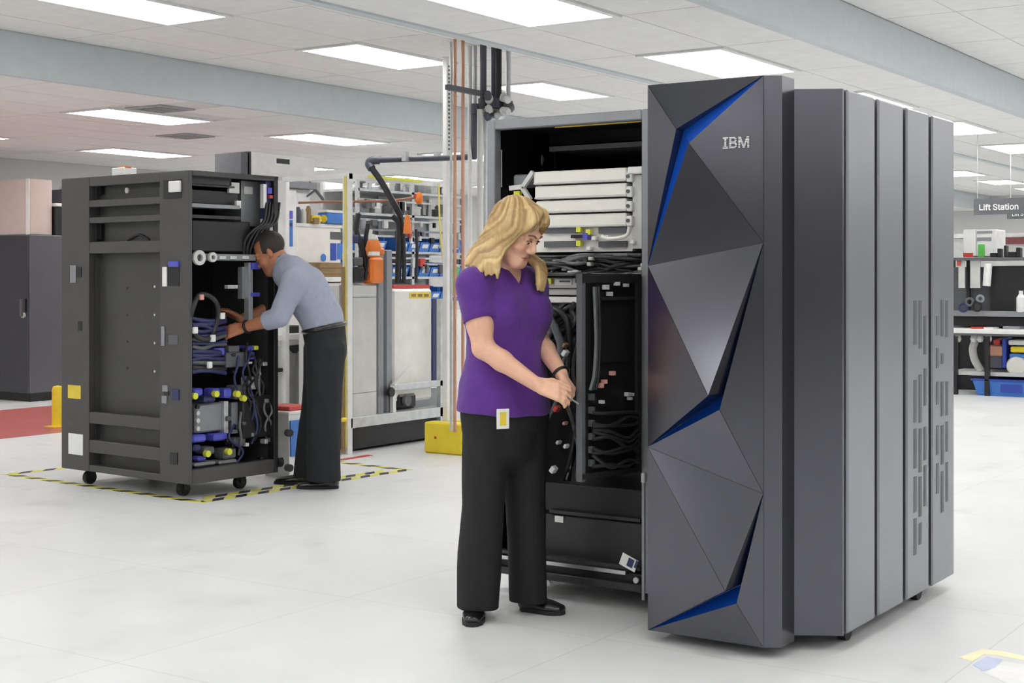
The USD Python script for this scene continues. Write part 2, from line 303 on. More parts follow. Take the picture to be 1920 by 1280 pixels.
# body of the door behind the facets, with the bevelled right flank
door = part(MF, 'door', B().prism([(-2.516, DY + .004), (-2.061, DY + .004), (-2.008, 4.668), (-2.008, 4.775), (-2.516, 4.775)], zb, zt), m_char, label='faceted door of dark panels edged in blue', world=True)
back = DY + .02
def facet(*ks):
    P = np.array([V[k] for k in ks]); Q = P.copy(); Q[:, 1] = back; c = P.mean(0); c[1] = 0
    P = P + (np.r_[c[0], 0, c[2]] - P * [1, 0, 1]) * .006     # hairline joints between the facets
    Q = Q + (np.r_[c[0], 0, c[2]] - Q * [1, 0, 1]) * .006
    return B().hull(np.vstack([P, Q]))
for ks in (('TL', 'TR', 'A'), ('TL', 'A', 'D'), ('TR', 'C', 'B'), ('B', 'C', 'D'), ('D', 'C', 'E'), ('D', 'E', 'F'), ('C', 'H', 'G'), ('F', 'G', 'H'), ('F', 'H', 'I'), ('F', 'I', 'BL'), ('H', 'BR', 'J'), ('BL', 'J', 'BR')):
    part(door, 'facet', facet(*ks), m_char, world=True)
for tip0, lip, inner, tip1 in (('TR', 'A', 'B', 'D'), ('C', 'E', 'G', 'F'), ('H', 'I', 'J', 'BL')):
    q = V[lip].copy(); q[1] = DY - .002
    for tip in (tip0, tip1):
        P = np.array([q, V[inner] + [0, .004, 0], V[tip] + [0, .003, 0]]); Q = P + [0, .02, 0]
        part(door, 'accent_strip', B().hull(np.vstack([P, Q])), m_blue, label='blue strip along the facet edge', world=True)
# striped lettering on the upper right facet
T = meshkit.text_mesh('IBM', .062, .004, bold=True); tb = T.bounds; T.apply_translation([-tb[0][0], -tb[0][1], 0]); tw, th = T.extents[0], T.extents[1]
T.apply_scale([.098 / tw, .040 / th, 1]); letters = B()
tm = m3.Manifold(m3.Mesh(np.asarray(T.vertices, np.float32), np.asarray(T.faces, np.uint32))) if True else None
for k in range(8):
    cutb = m3.Manifold.cube((.3, .0034, .02)).translate((-.1, k * .04 / 7.8, -.005))
    try:
        r_ = tm ^ cutb
        if r_.num_tri(): letters.add(r_)
    except Exception: pass
if not letters.v: letters.add(T)
P0, P1, P2 = V['TR'], V['C'], V['B']; nrm = np.cross(P2 - P0, P1 - P0); nrm /= np.linalg.norm(nrm); nrm = nrm if nrm[1] < 0 else -nrm
r0 = ray(1356, 279); o = np.array([0, 0, EYE]); t = ((P0 - o) @ nrm) / (r0 @ nrm); org = o + r0 * t + nrm * .001
ux = np.array([1.0, 0, 0]); ux -= nrm * (ux @ nrm); ux /= np.linalg.norm(ux); uy = np.cross(nrm, ux)
L_ = letters.mesh(); part(door, 'logo', trimesh.Trimesh(org + L_.vertices[:, :1] * ux + L_.vertices[:, 1:2] * uy + L_.vertices[:, 2:] * nrm, L_.faces, process=False), m_chrome, label='striped silver company lettering', world=True)

# open left frame
XL, XR = -3.475, -2.70
for nm, a, c in (('post', (XL, FY, ZB), (XL + .04, FY + .05, ZT)), ('post', (XR - .034, FY, ZB), (XR, FY + .05, ZT)), ('top_rail', (XL + .04, FY, ZT - .04), (XR - .034, FY + .05, ZT)), ('bottom_rail', (XL + .04, FY, ZB), (XR - .034, FY + .05, ZB + .03))):
    part(MF, nm, B().box(a, c, .004), m_mgrey if nm != 'bottom_rail' else m_dark, world=True)
part(MF, 'side_wall', B().box((XL, FY + .05, ZB), (XL + .02, 6.18, ZT)), m_char, world=True)
part(MF, 'rear_wall', B().box((XL + .02, 6.14, ZB), (XR, 6.18, ZT)), m_blackp, world=True)
part(MF, 'roof', B().box((XL + .02, FY + .05, ZT - .02), (XR, 6.14, ZT)), m_dark, world=True)
part(MF, 'floor_pan', B().box((XL + .02, FY + .05, ZB), (XR, 6.14, ZB + .03)), m_dark, world=True)
part(MF, 'plinth', B().box((XL + .06, FY + .12, .055), (XR - .02, 6.1, ZB)), m_black, world=True)
part(MF, 'warning_strip', bxy(1040, 222, 1202, 234, FY + .06, .012), m_yell2, label='yellow warning strip under the roof', world=True)
part(MF, 'inner_shelf', bxy(1030, 270, 1204, 279, FY + .2, .5), m_dark, world=True)
part(MF, 'baffle', bxy(1010, 236, 1206, 268, FY + .45, .02), m_blackp, world=True); part(MF, 'baffle', bxy(935, 240, 1012, 420, FY + .5, .02), m_blackp, world=True)
part(MF, 'inner_label', bxy(932, 281, 939, 351, FY + .075, .003), m_label, world=True)
part(MF, 'cable', B().tube(curve([aty(x, y, FY + .4) for x, y in ((1008, 262), (1011, 285), (1016, 300), (1010, 318))]), .009), m_cabgrey, world=True)
# cream drawers
for k, (a, c) in enumerate(((318, 343), (346, 371), (374, 398), (401, 426))):
    dr = part(MF, 'drawer', bxy(1000 + 2 * k, a, 1174, c, FY + .07, .5, .005), m_cream, label='cream drawer front', world=True)
    part(dr, 'lip', bxy(1000 + 2 * k, c - 4, 1174, c - 1, FY + .062, .012), m_lgrey, world=True)
    part(dr, 'latch', bxy(1174, a + 3, 1185, c - 2, FY + .055, .05, .004), m_white, world=True)
    part(dr, 'screw', B().cyl(aty(1178, (a + c) / 2, FY + .056), (0, -1, 0), .008, .006, 10), m_dgrey, world=True)
part(MF, 'drawer_rail', bxy(1186, 328, 1203, 466, FY + .075, .4), m_lgrey, world=True)
part(MF, 'drawer_cap', bxy(1176, 312, 1204, 326, FY + .05, .1, .004), m_white, world=True)
br = part(MF, 'bracket', bxy(962, 327, 988, 350, FY + .1, .12, .006), m_mgrey, label='grey fan housing on a white bracket', world=True)
part(br, 'arm', B().rbar(aty(957, 353, FY + .08), aty(984, 350, FY + .08), .02), m_white, world=True); part(br, 'arm', B().rbar(aty(980, 352, FY + .07), aty(1000, 322, FY + .07), .018), m_lgrey, world=True)
part(br, 'arm', B().rbar(aty(980, 352, FY + .07), aty(994, 374, FY + .07), .018), m_lgrey, world=True); part(br, 'tab', bxy(963, 358, 974, 367, FY + .07, .02), m_lime, world=True)
# book modules with black bars and lime tabs
for a, c in ((426, 437), (452, 463)):
    part(MF, 'module_bar', bxy(1020, a, 1080, c, FY + .075, .05), m_dgrey, world=True); part(MF, 'module_bar', bxy(1122, a, 1174, c, FY + .075, .05), m_dgrey, world=True)
part(MF, 'module', bxy(990, 426, 1186, 472, FY + .09, .5), m_cream, world=True)
for x, y in ((1080, 425), (1080, 451), (1098, 430)): part(MF, 'release_tab', bxy(x, y, x + 8, y + 10, FY + .06, .02), m_lime, world=True)
part(MF, 'connector', bxy(1070, 440, 1095, 446, FY + .06, .03), m_blackp, world=True); part(MF, 'connector', bxy(1092, 437, 1101, 449, FY + .055, .03), m_violet, world=True)
for x, y in ((1098, 462), (1180, 450), (1132, 441), (1108, 443)): part(MF, 'plug', bxy(x, y, x + 9, y + 8, FY + .055, .03, .004), m_label, world=True)
part(MF, 'handle_bar', B().tube(curve([aty(x, y, FY + .05) for x, y in ((1128, 443), (1140, 447), (1160, 446), (1176, 440), (1180, 425))]), .008), m_cream, world=True)
# tangle of cables over a tray
part(MF, 'cable_tray', bxy(985, 472, 1206, 518, FY + .16, .3), m_blackp, world=True)
def tangle(par, n, x0, y0, x1, y1, Y, wig, r, mats, horiz=True, stuff=False):
    acc = B()
    for k in range(n):
        ys = [rng.uniform(y0, y1)]; pts = []
        m_ = 6
        for i in range(m_):
            t = i / (m_ - 1)
            if horiz: pts.append(aty(x0 + (x1 - x0) * t, min(max(ys[-1], y0), y1), Y + rng.uniform(-.05, .03)))
            else: pts.append(aty(min(max(ys[-1] - y0 + x0, x0), x1), y0 + (y1 - y0) * t, Y + rng.uniform(-.05, .03)))
            ys.append(ys[-1] + rng.uniform(-wig, wig))
        if stuff: acc.tube(curve(pts, 4), r * rng.uniform(.7, 1.2), 6)
        else: part(par, 'cable', B().tube(curve(pts, 5), r * rng.uniform(.7, 1.2), 7), rng.choice(mats), smooth=50, world=True)
    if stuff: part(par, 'cable_mass', acc, mats[0], kind='stuff', world=True)
tangle(MF, 16, 1002, 478, 1204, 514, FY + .09, 14, .0075, [m_cable, m_cabgrey, m_cable, m_cabgrey])
tangle(MF, 30, 1002, 480, 1204, 516, FY + .12, 12, .006, [m_cable], stuff=True)
for k in range(14):
    x, y = rng.uniform(1005, 1100), rng.uniform(484, 510); part(MF, 'connector', bxy(x, y, x + rng.uniform(6, 12), y + rng.uniform(5, 8), FY + .055, .03, .003), rng.choice([m_lgrey, m_cabgrey, m_steel]), world=True)
for x, y in ((1102, 481), (1195, 500), (1200, 493)): part(MF, 'plug', bxy(x, y, x + 8, y + 7, FY + .04, .03, .003), m_lgrey, world=True)
# modules left of the swing gate
part(MF, 'module', bxy(1010, 520, 1084, 540, FY + .1, .4, .004), m_lgrey, world=True); part(MF, 'module', bxy(1010, 541, 1084, 553, FY + .12, .4, .004), m_lgrey, world=True); part(MF, 'module', bxy(1010, 556, 1084, 568, FY + .1, .4, .004), m_cream, world=True)
part(MF, 'release_tab', bxy(1022, 522, 1033, 532, FY + .08, .02), m_lime, world=True); part(MF, 'inner_label', bxy(1040, 523, 1072, 534, FY + .096, .004), m_label, world=True); part(MF, 'inner_label', bxy(1049, 526, 1068, 529, FY + .093, .004), m_dgrey, world=True)
part(MF, 'inner_panel', bxy(1000, 568, 1206, 1050, FY + .3, .03), m_blackp, world=True)
tangle(MF, 14, 1010, 568, 1080, 640, FY + .14, 30, .012, [m_cable, m_cable, m_cabgrey], horiz=False)
tangle(MF, 22, 1010, 640, 1085, 900, FY + .16, 26, .009, [m_cable, m_cable, m_cable, m_cabgrey], horiz=False)
part(MF, 'hose', B().tube(curve([aty(x, y, FY + .03) for x, y in ((1026, 592), (1036, 606), (1046, 628), (1052, 650), (1048, 668))]), .017, 10), m_hose, smooth=60, world=True)
part(MF, 'hose', B().tube(curve([aty(x, y, FY + .06) for x, y in ((1020, 585), (1034, 578), (1052, 586), (1064, 604), (1068, 640), (1066, 690))]), .013, 10), m_cable, smooth=60, world=True)
for p, mm, sz in (((1060, 662), m_label, .02), ((1060, 647), m_card, .014), ((1044, 766), m_red, .02), ((1062, 836), m_label, .014), ((1048, 829), m_lgrey, .013), ((1060, 793), m_pinkp, .012), ((1038, 880), m_label, .022), ((1038, 720), m_navy, .016)):
    part(MF, 'plug', B().obox(aty(*p, FY + .02), (sz, .03, sz * 1.3), 0, .003, M=np.array([[.8, 0, .6], [0, 1, 0], [-.6, 0, .8]])), mm, world=True)
# lower compartment
part(MF, 'lower_panel', bxy(1022, 912, 1204, 966, FY + .10, .02, .004), m_blackp, world=True); part(MF, 'lower_panel', bxy(1022, 972, 1204, 1062, FY + .08, .02, .004), m_dark, world=True)
part(MF, 'seam_bar', bxy(1030, 964, 1200, 970, FY + .07, .02), m_dark, world=True); part(MF, 'inner_label', bxy(1040, 967, 1056, 979, FY + .076, .003), m_label, world=True)
lb = part(MF, 'tag', B().obox(aty(1179, 1054, FY - .012), (.075, .003, .05), 0, 0, M=np.array([[.93, 0, .36], [0, 1, 0], [-.36, 0, .93]])), m_label, label='white tag with dark printed mark', world=True)
part(lb, 'print', B().obox(aty(1182, 1055, FY - .015), (.026, .002, .034), 0, 0, M=np.array([[.93, 0, .36], [0, 1, 0], [-.36, 0, .93]])), m_navy, world=True)
part(lb, 'print', B().obox(aty(1193, 1058, FY - .015), (.012, .002, .03), 0, 0, M=np.array([[.93, 0, .36], [0, 1, 0], [-.36, 0, .93]])), m_navy, world=True)
for x, y in ((1194, 1087), (1029, 1092)): part(MF, 'bolt', B().cyl(aty(x, y, FY + .02), (0, -1, 0), .012, .01, 12), m_lgrey, world=True)
part(MF, 'kick_rail', B().box((XL + .05, FY - .012, .15), (-2.80, FY + .03, .165)), m_steel, world=True); part(MF, 'kick_rail', B().box((XL + .05, FY - .004, .172), (XR - .04, FY + .03, .186)), m_dark, world=True)
part(MF, 'kick_panel', B().box((XL + .05, FY + .03, .1), (XR - .036, FY + .05, .15)), m_black, world=True)
part(MF, 'side_strip', bxy(1203, 900, 1208, 1125, FY - .008, .008), m_mgrey, world=True)
part(MF, 'latch', bxy(1201, 886, 1208, 906, FY - .02, .02, .004), m_lgrey, world=True)

# swing gate turned out of the frame on its right edge
gA, gB = np.array([-2.738, 4.955]), np.array([-2.814, 4.640]); gu = (gB - gA) / np.linalg.norm(gB - gA); gn = np.array([gu[1], -gu[0]]); GW = np.linalg.norm(gB - gA)
if gn @ (-gA) < 0: gn = -gn
gz0, gz1 = .565, 1.338
def G(u, w, z): q = gA + gu * u + gn * w; return (q[0], q[1], z)
def gbox(u0, u1, w0, w1, z0, z1, b=None): return (b or B()).hull([G(u, w, z) for u in (u0, u1) for w in (w0, w1) for z in (z0, z1)])
gate = part(MF, 'swing_gate', gbox(.02, GW - .02, -.012, .004, gz0 + .02, gz1 - .02), m_black, label='black panel gate swung out of the open frame', world=True)
part(gate, 'edge_bar', gbox(GW - .018, GW, -.014, .016, gz0 - .01, gz1), m_dgrey, world=True)
part(gate, 'top_bar', gbox(0, GW, -.02, .018, gz1 - .035, gz1), m_dark, world=True); part(gate, 'bottom_bar', gbox(0, GW, -.02, .018, gz0, gz0 + .02), m_dark, world=True)
part(gate, 'hinge_bar', gbox(0, .02, -.02, .02, gz0, gz1), m_dark, world=True)
part(gate, 'screen', gbox(.05, GW - .11, .004, .012, 1.0, gz1 - .1), m_blackp, world=True); part(gate, 'ledge', gbox(.04, GW - .09, .004, .03, gz1 - .1, gz1 - .088), m_dark, world=True)
for k in range(3):
    pts = [G(GW - .06 - .012 * k, .02, gz1 - .05), G(GW - .055 - .012 * k, .03, 1.2), G(GW - .06 - .01 * k, .03, 1.08), G(GW - .045 - .012 * k, .035, .96), G(GW - .03 - .015 * k, .03, .90)]
    part(gate, 'cable', B().tube(curve(pts, 6), .007, 8), m_cable if k else m_hose, smooth=60, world=True)
for u, z, mm, s_ in ((.19, gz1 - .06, m_lgrey, .02), (.13, gz1 - .045, m_lgrey, .016), (.08, gz1 - .05, m_lgrey, .014), (.17, gz1 - .085, m_lgrey, .018), (.20, .92, m_pinkp, .017), (.155, .95, m_pinkp, .017), (.22, .905, m_pinkp, .02), (.215, .845, m_lgrey, .014), (.07, .865, m_lgrey, .016), (.05, .865, m_lgrey, .013), (.06, .85, m_lgrey, .012)):
    part(gate, 'plug', gbox(u, u + s_, .01, .03, z, z + s_ * .9), mm, world=True)
for k in range(10):
    z = .60 + .022 * k + rng.uniform(-.005, .005); part(gate, 'cable', B().tube(curve([G(.02, .02, z), G(.1, .04, z + rng.uniform(-.03, .03)), G(.2, .045, z + rng.uniform(-.03, .03)), G(GW - .05, .02, z + rng.uniform(-.02, .05))], 5), .008, 7), m_cable, smooth=60, world=True)
for k in range(6): part(gate, 'bracket', gbox(GW - .065, GW - .045, .004, .02, .61 + .05 * k, .635 + .05 * k), m_dgrey, world=True)
# ================================================================ the open grey rack at the left
RK = thing('open_rack', 'open dark grey server rack on casters, cables and pumps inside, taped floor around', 'server rack', (-6.336, 6.0, 0), rz=-4.0)
RW, RD, RB, RT = 1.26, .715, .10, 1.962                       # local: x from -RW to 0 (closed side, faces -y), open side at x = 0 faces +x, y from 0 to RD
ca, sa = math.cos(math.radians(-4)), math.sin(math.radians(-4))
def rl(p): q = np.asarray(p, float) - [-6.336, 6.0, 0]; return np.array([q[0] * ca + q[1] * sa, -q[0] * sa + q[1] * ca, q[2]])
def _hit(px, py, axis, val):                                   # pixel on the rack's local plane
    o = rl((0, 0, EYE)); r = ray(px, py); d = np.array([r[0] * ca + r[1] * sa, -r[0] * sa + r[1] * ca, r[2]]); return o + d * ((val - o[axis]) / d[axis])
def S(x0, y0, x1, y1, w, dep, b=None, ch=0.0):                 # box on the closed side, y = w, dep deep to +y
    cx, cy = (x0 + x1) / 2, (y0 + y1) / 2
    return (b or B()).box((_hit(x0, cy, 1, w)[0], w, _hit(cx, y1, 1, w)[2]), (_hit(x1, cy, 1, w)[0], w + dep, _hit(cx, y0, 1, w)[2]), ch)
def O(x0, y0, x1, y1, w, dep, b=None, ch=0.0):                 # box in the open side, x = w, dep deep to -x
    cx, cy = (x0 + x1) / 2, (y0 + y1) / 2
    if _hit(x0, cy, 0, w)[1] < .105: dep = min(dep, .22 + w)
    return (b or B()).box((w, _hit(x0, cy, 0, w)[1], _hit(cx, y1, 0, w)[2]), (w - dep, _hit(x1, cy, 0, w)[1], _hit(cx, y0, 0, w)[2]), ch)
R_ = lambda nm, mesh, mat, par=RK, **k: part(par, nm, mesh, mat, **k)
xa, xb = _hit(166, 600, 1, 0)[0], _hit(299, 600, 1, 0)[0]
bz = lambda y: _hit(232, y, 1, 0)[2]
p_l = R_('corner_post', B().box((-RW, 0, RB), (xa, .05, RT), .004), m_rack); p_r = R_('corner_post', B().box((xb, 0, RB), (0, .03, RT), .004), m_rack)
for a, c in ((RT, bz(345)), (bz(372), bz(385)), (bz(405), bz(416)), (bz(452), bz(474)), (bz(778), bz(800)), (bz(832), bz(856)), (bz(880), RB)):
    R_('cross_rail', B().box((xa, .004, min(a, c)), (xb, .05, max(a, c)), .003), m_rack)
R_('side_panel', B().box((xa, .085, RB), (xb, .10, RT)), m_rack2)
for x in (xa, xb): R_('jamb', B().box((x - .004, .05, RB), (x + .004, .10, RT)), m_rack)
R_('back_plate', B().box((-RW, .10, RB), (-RW + .02, RD, RT)), m_rack); R_('roof_plate', B().box((-RW, .05, RT - .02), (0, RD, RT)), m_rack); R_('floor_plate', B().box((-RW, .05, RB), (-.02, RD, RB + .03)), m_rack)
R_('far_wall', B().box((-RW, RD - .02, RB), (-.06, RD, RT)), m_rack); R_('inner_wall', B().box((-.62, .10, RB), (-.60, RD - .02, RT)), m_blackp)
R_('far_post', B().box((-.06, RD - .035, RB), (0, RD, RT), .003), m_blackp)
R_('top_rail', B().box((-.05, .03, RT - .03), (0, RD - .035, RT), .003), m_rack); R_('bottom_rail', B().box((-.05, .03, RB), (0, RD - .035, RB + .085), .003), m_rack)
# hardware on the closed side
t = R_('latch', S(306, 337, 340, 372, -.003, .003), m_black, p_r, label='black recess with white latch'); R_('latch_body', S(315, 339, 336, 360, -.02, .02, ch=.004), m_label, p_r)
R_('cutout', S(313, 497, 336, 536, -.003, .003), m_black, p_r); R_('cutout_lip', S(304, 500, 312, 537, -.01, .01), m_label, p_r); R_('clip', S(315, 490, 334, 500, -.012, .012), m_violet, p_r)
R_('cutout', S(316, 628, 333, 646, -.003, .003), m_dgrey, p_r); R_('cutout_lip', S(302, 612, 308, 648, -.006, .006), m_mgrey, p_r)
R_('cutout', S(322, 730, 335, 750, -.006, .006), m_navy, p_r); R_('clip', S(304, 722, 314, 734, -.006, .006), m_mgrey, p_r); R_('clip', S(303, 742, 312, 756, -.006, .006), m_mgrey, p_r); R_('cutout', S(307, 733, 316, 741, -.005, .005), m_black, p_r)
R_('cutout', S(318, 848, 332, 870, -.004, .004), m_black, p_r)
R_('cutout', S(143, 500, 152, 520, -.003, .003), m_black, p_l); R_('clip', S(131, 497, 142, 530, -.006, .006), m_mgrey, p_l); R_('cutout', S(146, 602, 153, 620, -.003, .003), m_black, p_l)
R_('sticker', S(127, 722, 151, 747, -.003, .003), m_yell2, p_l, label='yellow sticker'); R_('sticker', S(128, 813, 155, 852, -.003, .003), m_label, p_l, label='white sticker')
R_('button', B().cyl(_hit(240, 357, 1, .085), (0, -1, 0), .018, .012, 14), m_label, label='round white button')
for y in (537, 590, 643, 696): R_('screw', B().cyl(_hit(291, y, 1, .085), (0, -1, 0), .008, .006, 8), m_lgrey)
for y in (540, 590, 640, 690): R_('screw', B().cyl(_hit(239, y, 1, .085), (0, -1, 0), .008, .003, 8), m_dark)
R_('bracket', S(172, 350, 190, 365, .06, .024), m_black); R_('bracket', S(172, 420, 190, 450, .06, .024), m_black)
R_('cable', B().tube(curve([_hit(x, y, 1, .08) for x, y in ((240, 450), (255, 442), (262, 440), (275, 446), (280, 450))]), .008), m_cable, smooth=60)
for x, y in ((-RW + .16, .1), (-.22, .14), (-.18, RD - .16), (-RW + .16, RD - .1)): caster(RK, x, y, .042, world=False)
# inside, seen from the open side
R_('shelf', O(358, 383, 450, 390, -.03, .5), m_mgrey); R_('shelf', O(358, 347, 440, 350, -.05, .5), m_dark); R_('shelf', O(358, 404, 452, 410, -.04, .5), m_dark)
R_('module', O(360, 358, 446, 382, -.08, .4), m_black); R_('module', O(360, 414, 470, 472, -.05, .5, ch=.006), m_blackp); R_('module', O(360, 332, 434, 346, -.06, .4), m_dark)
R_('clip', O(444, 376, 452, 390, -.03, .02), m_label); R_('duct', O(452, 340, 494, 424, -.12, .25), m_mgrey, label='grey duct'); R_('window', O(430, 342, 449, 362, -.06, .02), m_lgrey); R_('window', O(458, 350, 474, 364, -.115, .02), m_lgrey)
R_('connector', O(494, 345, 500, 390, -.02, .03), m_label); R_('connector', O(503, 352, 510, 363, -.01, .03), m_violet); R_('connector', O(506, 366, 515, 372, -.01, .03), m_red); R_('panel', O(498, 340, 516, 440, -.03, .05), m_navy); R_('connector', O(494, 410, 500, 425, -.02, .03), m_label); R_('connector', O(506, 418, 513, 432, -.01, .03), m_lgrey)
for k in range(5):
    x = 470 + 6 * k; R_('cable', B().tube(curve([_hit(x + 30, 380, 0, -.02), _hit(x + 24, 415, 0, .0), _hit(x + 4, 432, 0, -.01), _hit(x - 10, 450 + 6 * k, 0, -.04), _hit(x - 14, 478, 0, -.06)]), .009, 8), m_cable, smooth=60)
R_('divider', O(358, 476, 480, 488, -.02, .4, ch=.003), m_mgrey); R_('ring', B().lathe([(.022, 0), (.045, 0), (.045, .02), (.022, .02), (.022, 0)], _hit(371, 483, 0, -.012), (1, 0, 0), 20), m_lgrey); R_('ring', B().lathe([(.014, 0), (.03, 0), (.03, .02), (.014, .02), (.014, 0)], _hit(396, 482, 0, -.012), (1, 0, 0), 16), m_lgrey)
for x in (412, 432, 455): R_('plug', O(x, 480, x + 12, 485, -.012, .02), m_lgrey)
R_('upright', O(466, 492, 474, 600, -.05, .04), m_galv); R_('upright', O(454, 500, 460, 560, -.08, .04), m_mgrey)
R_('clip', O(474, 492, 490, 505, -.03, .04, ch=.004), m_violet); R_('clip', O(474, 548, 488, 556, -.03, .04, ch=.004), m_violet); R_('plug', O(427, 534, 446, 541, -.1, .03), m_lgrey)
# hose loop with white tags
lc = _hit(383, 594, 0, -.015); R_('hose', B().tube(np.array([lc + [.012 * math.sin(3 * a), .105 * math.cos(a), .135 * math.sin(a)] for a in np.linspace(-2.6, 3.4, 40)]), .016, 10), m_cable, smooth=60, label='looped black hose')
for p, s_, mm in (((378, 557), .022, m_pinkp), ((417, 592), .026, m_label), ((366, 619), .026, m_label), ((399, 634), .028, m_label), ((393, 684), .026, m_label)): R_('tag', B().obox(_hit(*p, 0, .008), (.02, s_ * 1.2, s_ * 1.5), 0, .003), mm)
# blue-black hose bundles and pumps
for k in range(14):
    y = 598 + 7.5 * k; R_('hose', B().tube(curve([_hit(360, y + rng.uniform(-3, 3), 0, -.05), _hit(380, y + rng.uniform(-5, 5), 0, -.03), _hit(402, y + rng.uniform(-5, 5), 0, -.035), _hit(422, y + rng.uniform(-8, 4), 0, -.07)]), .014, 8), rng.choice([m_navy, m_navy, m_cable, m_dgrey]), smooth=60)
for x, y, w, h, mm in ((365, 668, 24, 10, m_navy), (362, 678, 40, 13, m_navy), (402, 652, 20, 14, m_violet), (430, 648, 20, 12, m_dgrey), (466, 648, 10, 10, m_violet), (478, 648, 8, 8, m_lime), (468, 660, 10, 14, m_violet), (363, 690, 30, 8, m_lgrey), (425, 660, 40, 28, m_dgrey)): R_('pump', O(x, y, x + w, y + h, -.04, .12, ch=.006), mm)
for x, y, w, h, mm in ((364, 728, 18, 14, m_violet), (384, 742, 22, 12, m_navy), (400, 728, 14, 16, m_violet), (422, 728, 14, 18, m_violet), (442, 722, 22, 26, m_dgrey), (470, 706, 14, 24, m_lgrey), (362, 815, 26, 14, m_violet), (402, 812, 26, 14, m_violet), (364, 834, 14, 12, m_navy), (384, 838, 20, 14, m_dgrey), (420, 840, 24, 20, m_dgrey), (372, 856, 16, 8, m_violet), (440, 820, 22, 16, m_dgrey), (366, 866, 40, 8, m_mgrey), (412, 862, 34, 8, m_mgrey)): R_('valve', O(x, y, x + w, y + h, -.05, .1, ch=.01), mm)
for x, y in ((358, 742), (398, 738), (438, 738), (382, 850), (422, 846), (450, 746)): R_('knob', B().cyl(_hit(x + 3, y, 0, -.045), (1, 0, 0), .02, .03, 12), m_lime)
R_('reservoir', O(366, 756, 418, 810, -.09, .2, ch=.01), m_mgrey, label='grey reservoir panel'); R_('upright', O(420, 752, 428, 812, -.07, .05), m_galv); R_('upright', O(434, 754, 452, 812, -.09, .05), m_mgrey)
for y in (762, 774, 788, 803): R_('plug', B().cyl(_hit(368, y, 0, -.06), (1, 0, 0), .014, .02, 10), rng.choice([m_lgrey, m_black]))
R_('fan_unit', O(456, 742, 508, 820, -.04, .3, ch=.008), m_blackp)
for k in range(26):
    x, y = rng.uniform(425, 512), rng.uniform(640, 870); R_('fitting', O(x, y, x + rng.uniform(4, 9), y + rng.uniform(4, 9), rng.uniform(-.06, -.02), .05, ch=.004), rng.choice([m_dgrey, m_lgrey, m_mgrey, m_black, m_dark, m_galv]))
for k in range(16):
    x = rng.uniform(430, 505); y = rng.uniform(640, 800); R_('cable', B().tube(curve([_hit(x, y, 0, -.06), _hit(x + rng.uniform(-12, 12), y + 25, 0, -.02), _hit(x + rng.uniform(-16, 16), y + 50, 0, -.03), _hit(x + rng.uniform(-10, 10), y + 80, 0, -.07)]), .008, 7), rng.choice([m_cable, m_cable, m_cabgrey, m_navy]), smooth=60)
R_('shelf', O(358, 874, 470, 884, -.06, .5), m_black); R_('knob', B().cyl(np.array([-.02, RD - .004, _hit(516, 867, 0, 0)[2]]), (0, 1, 0), .035, .04, 14), m_black)

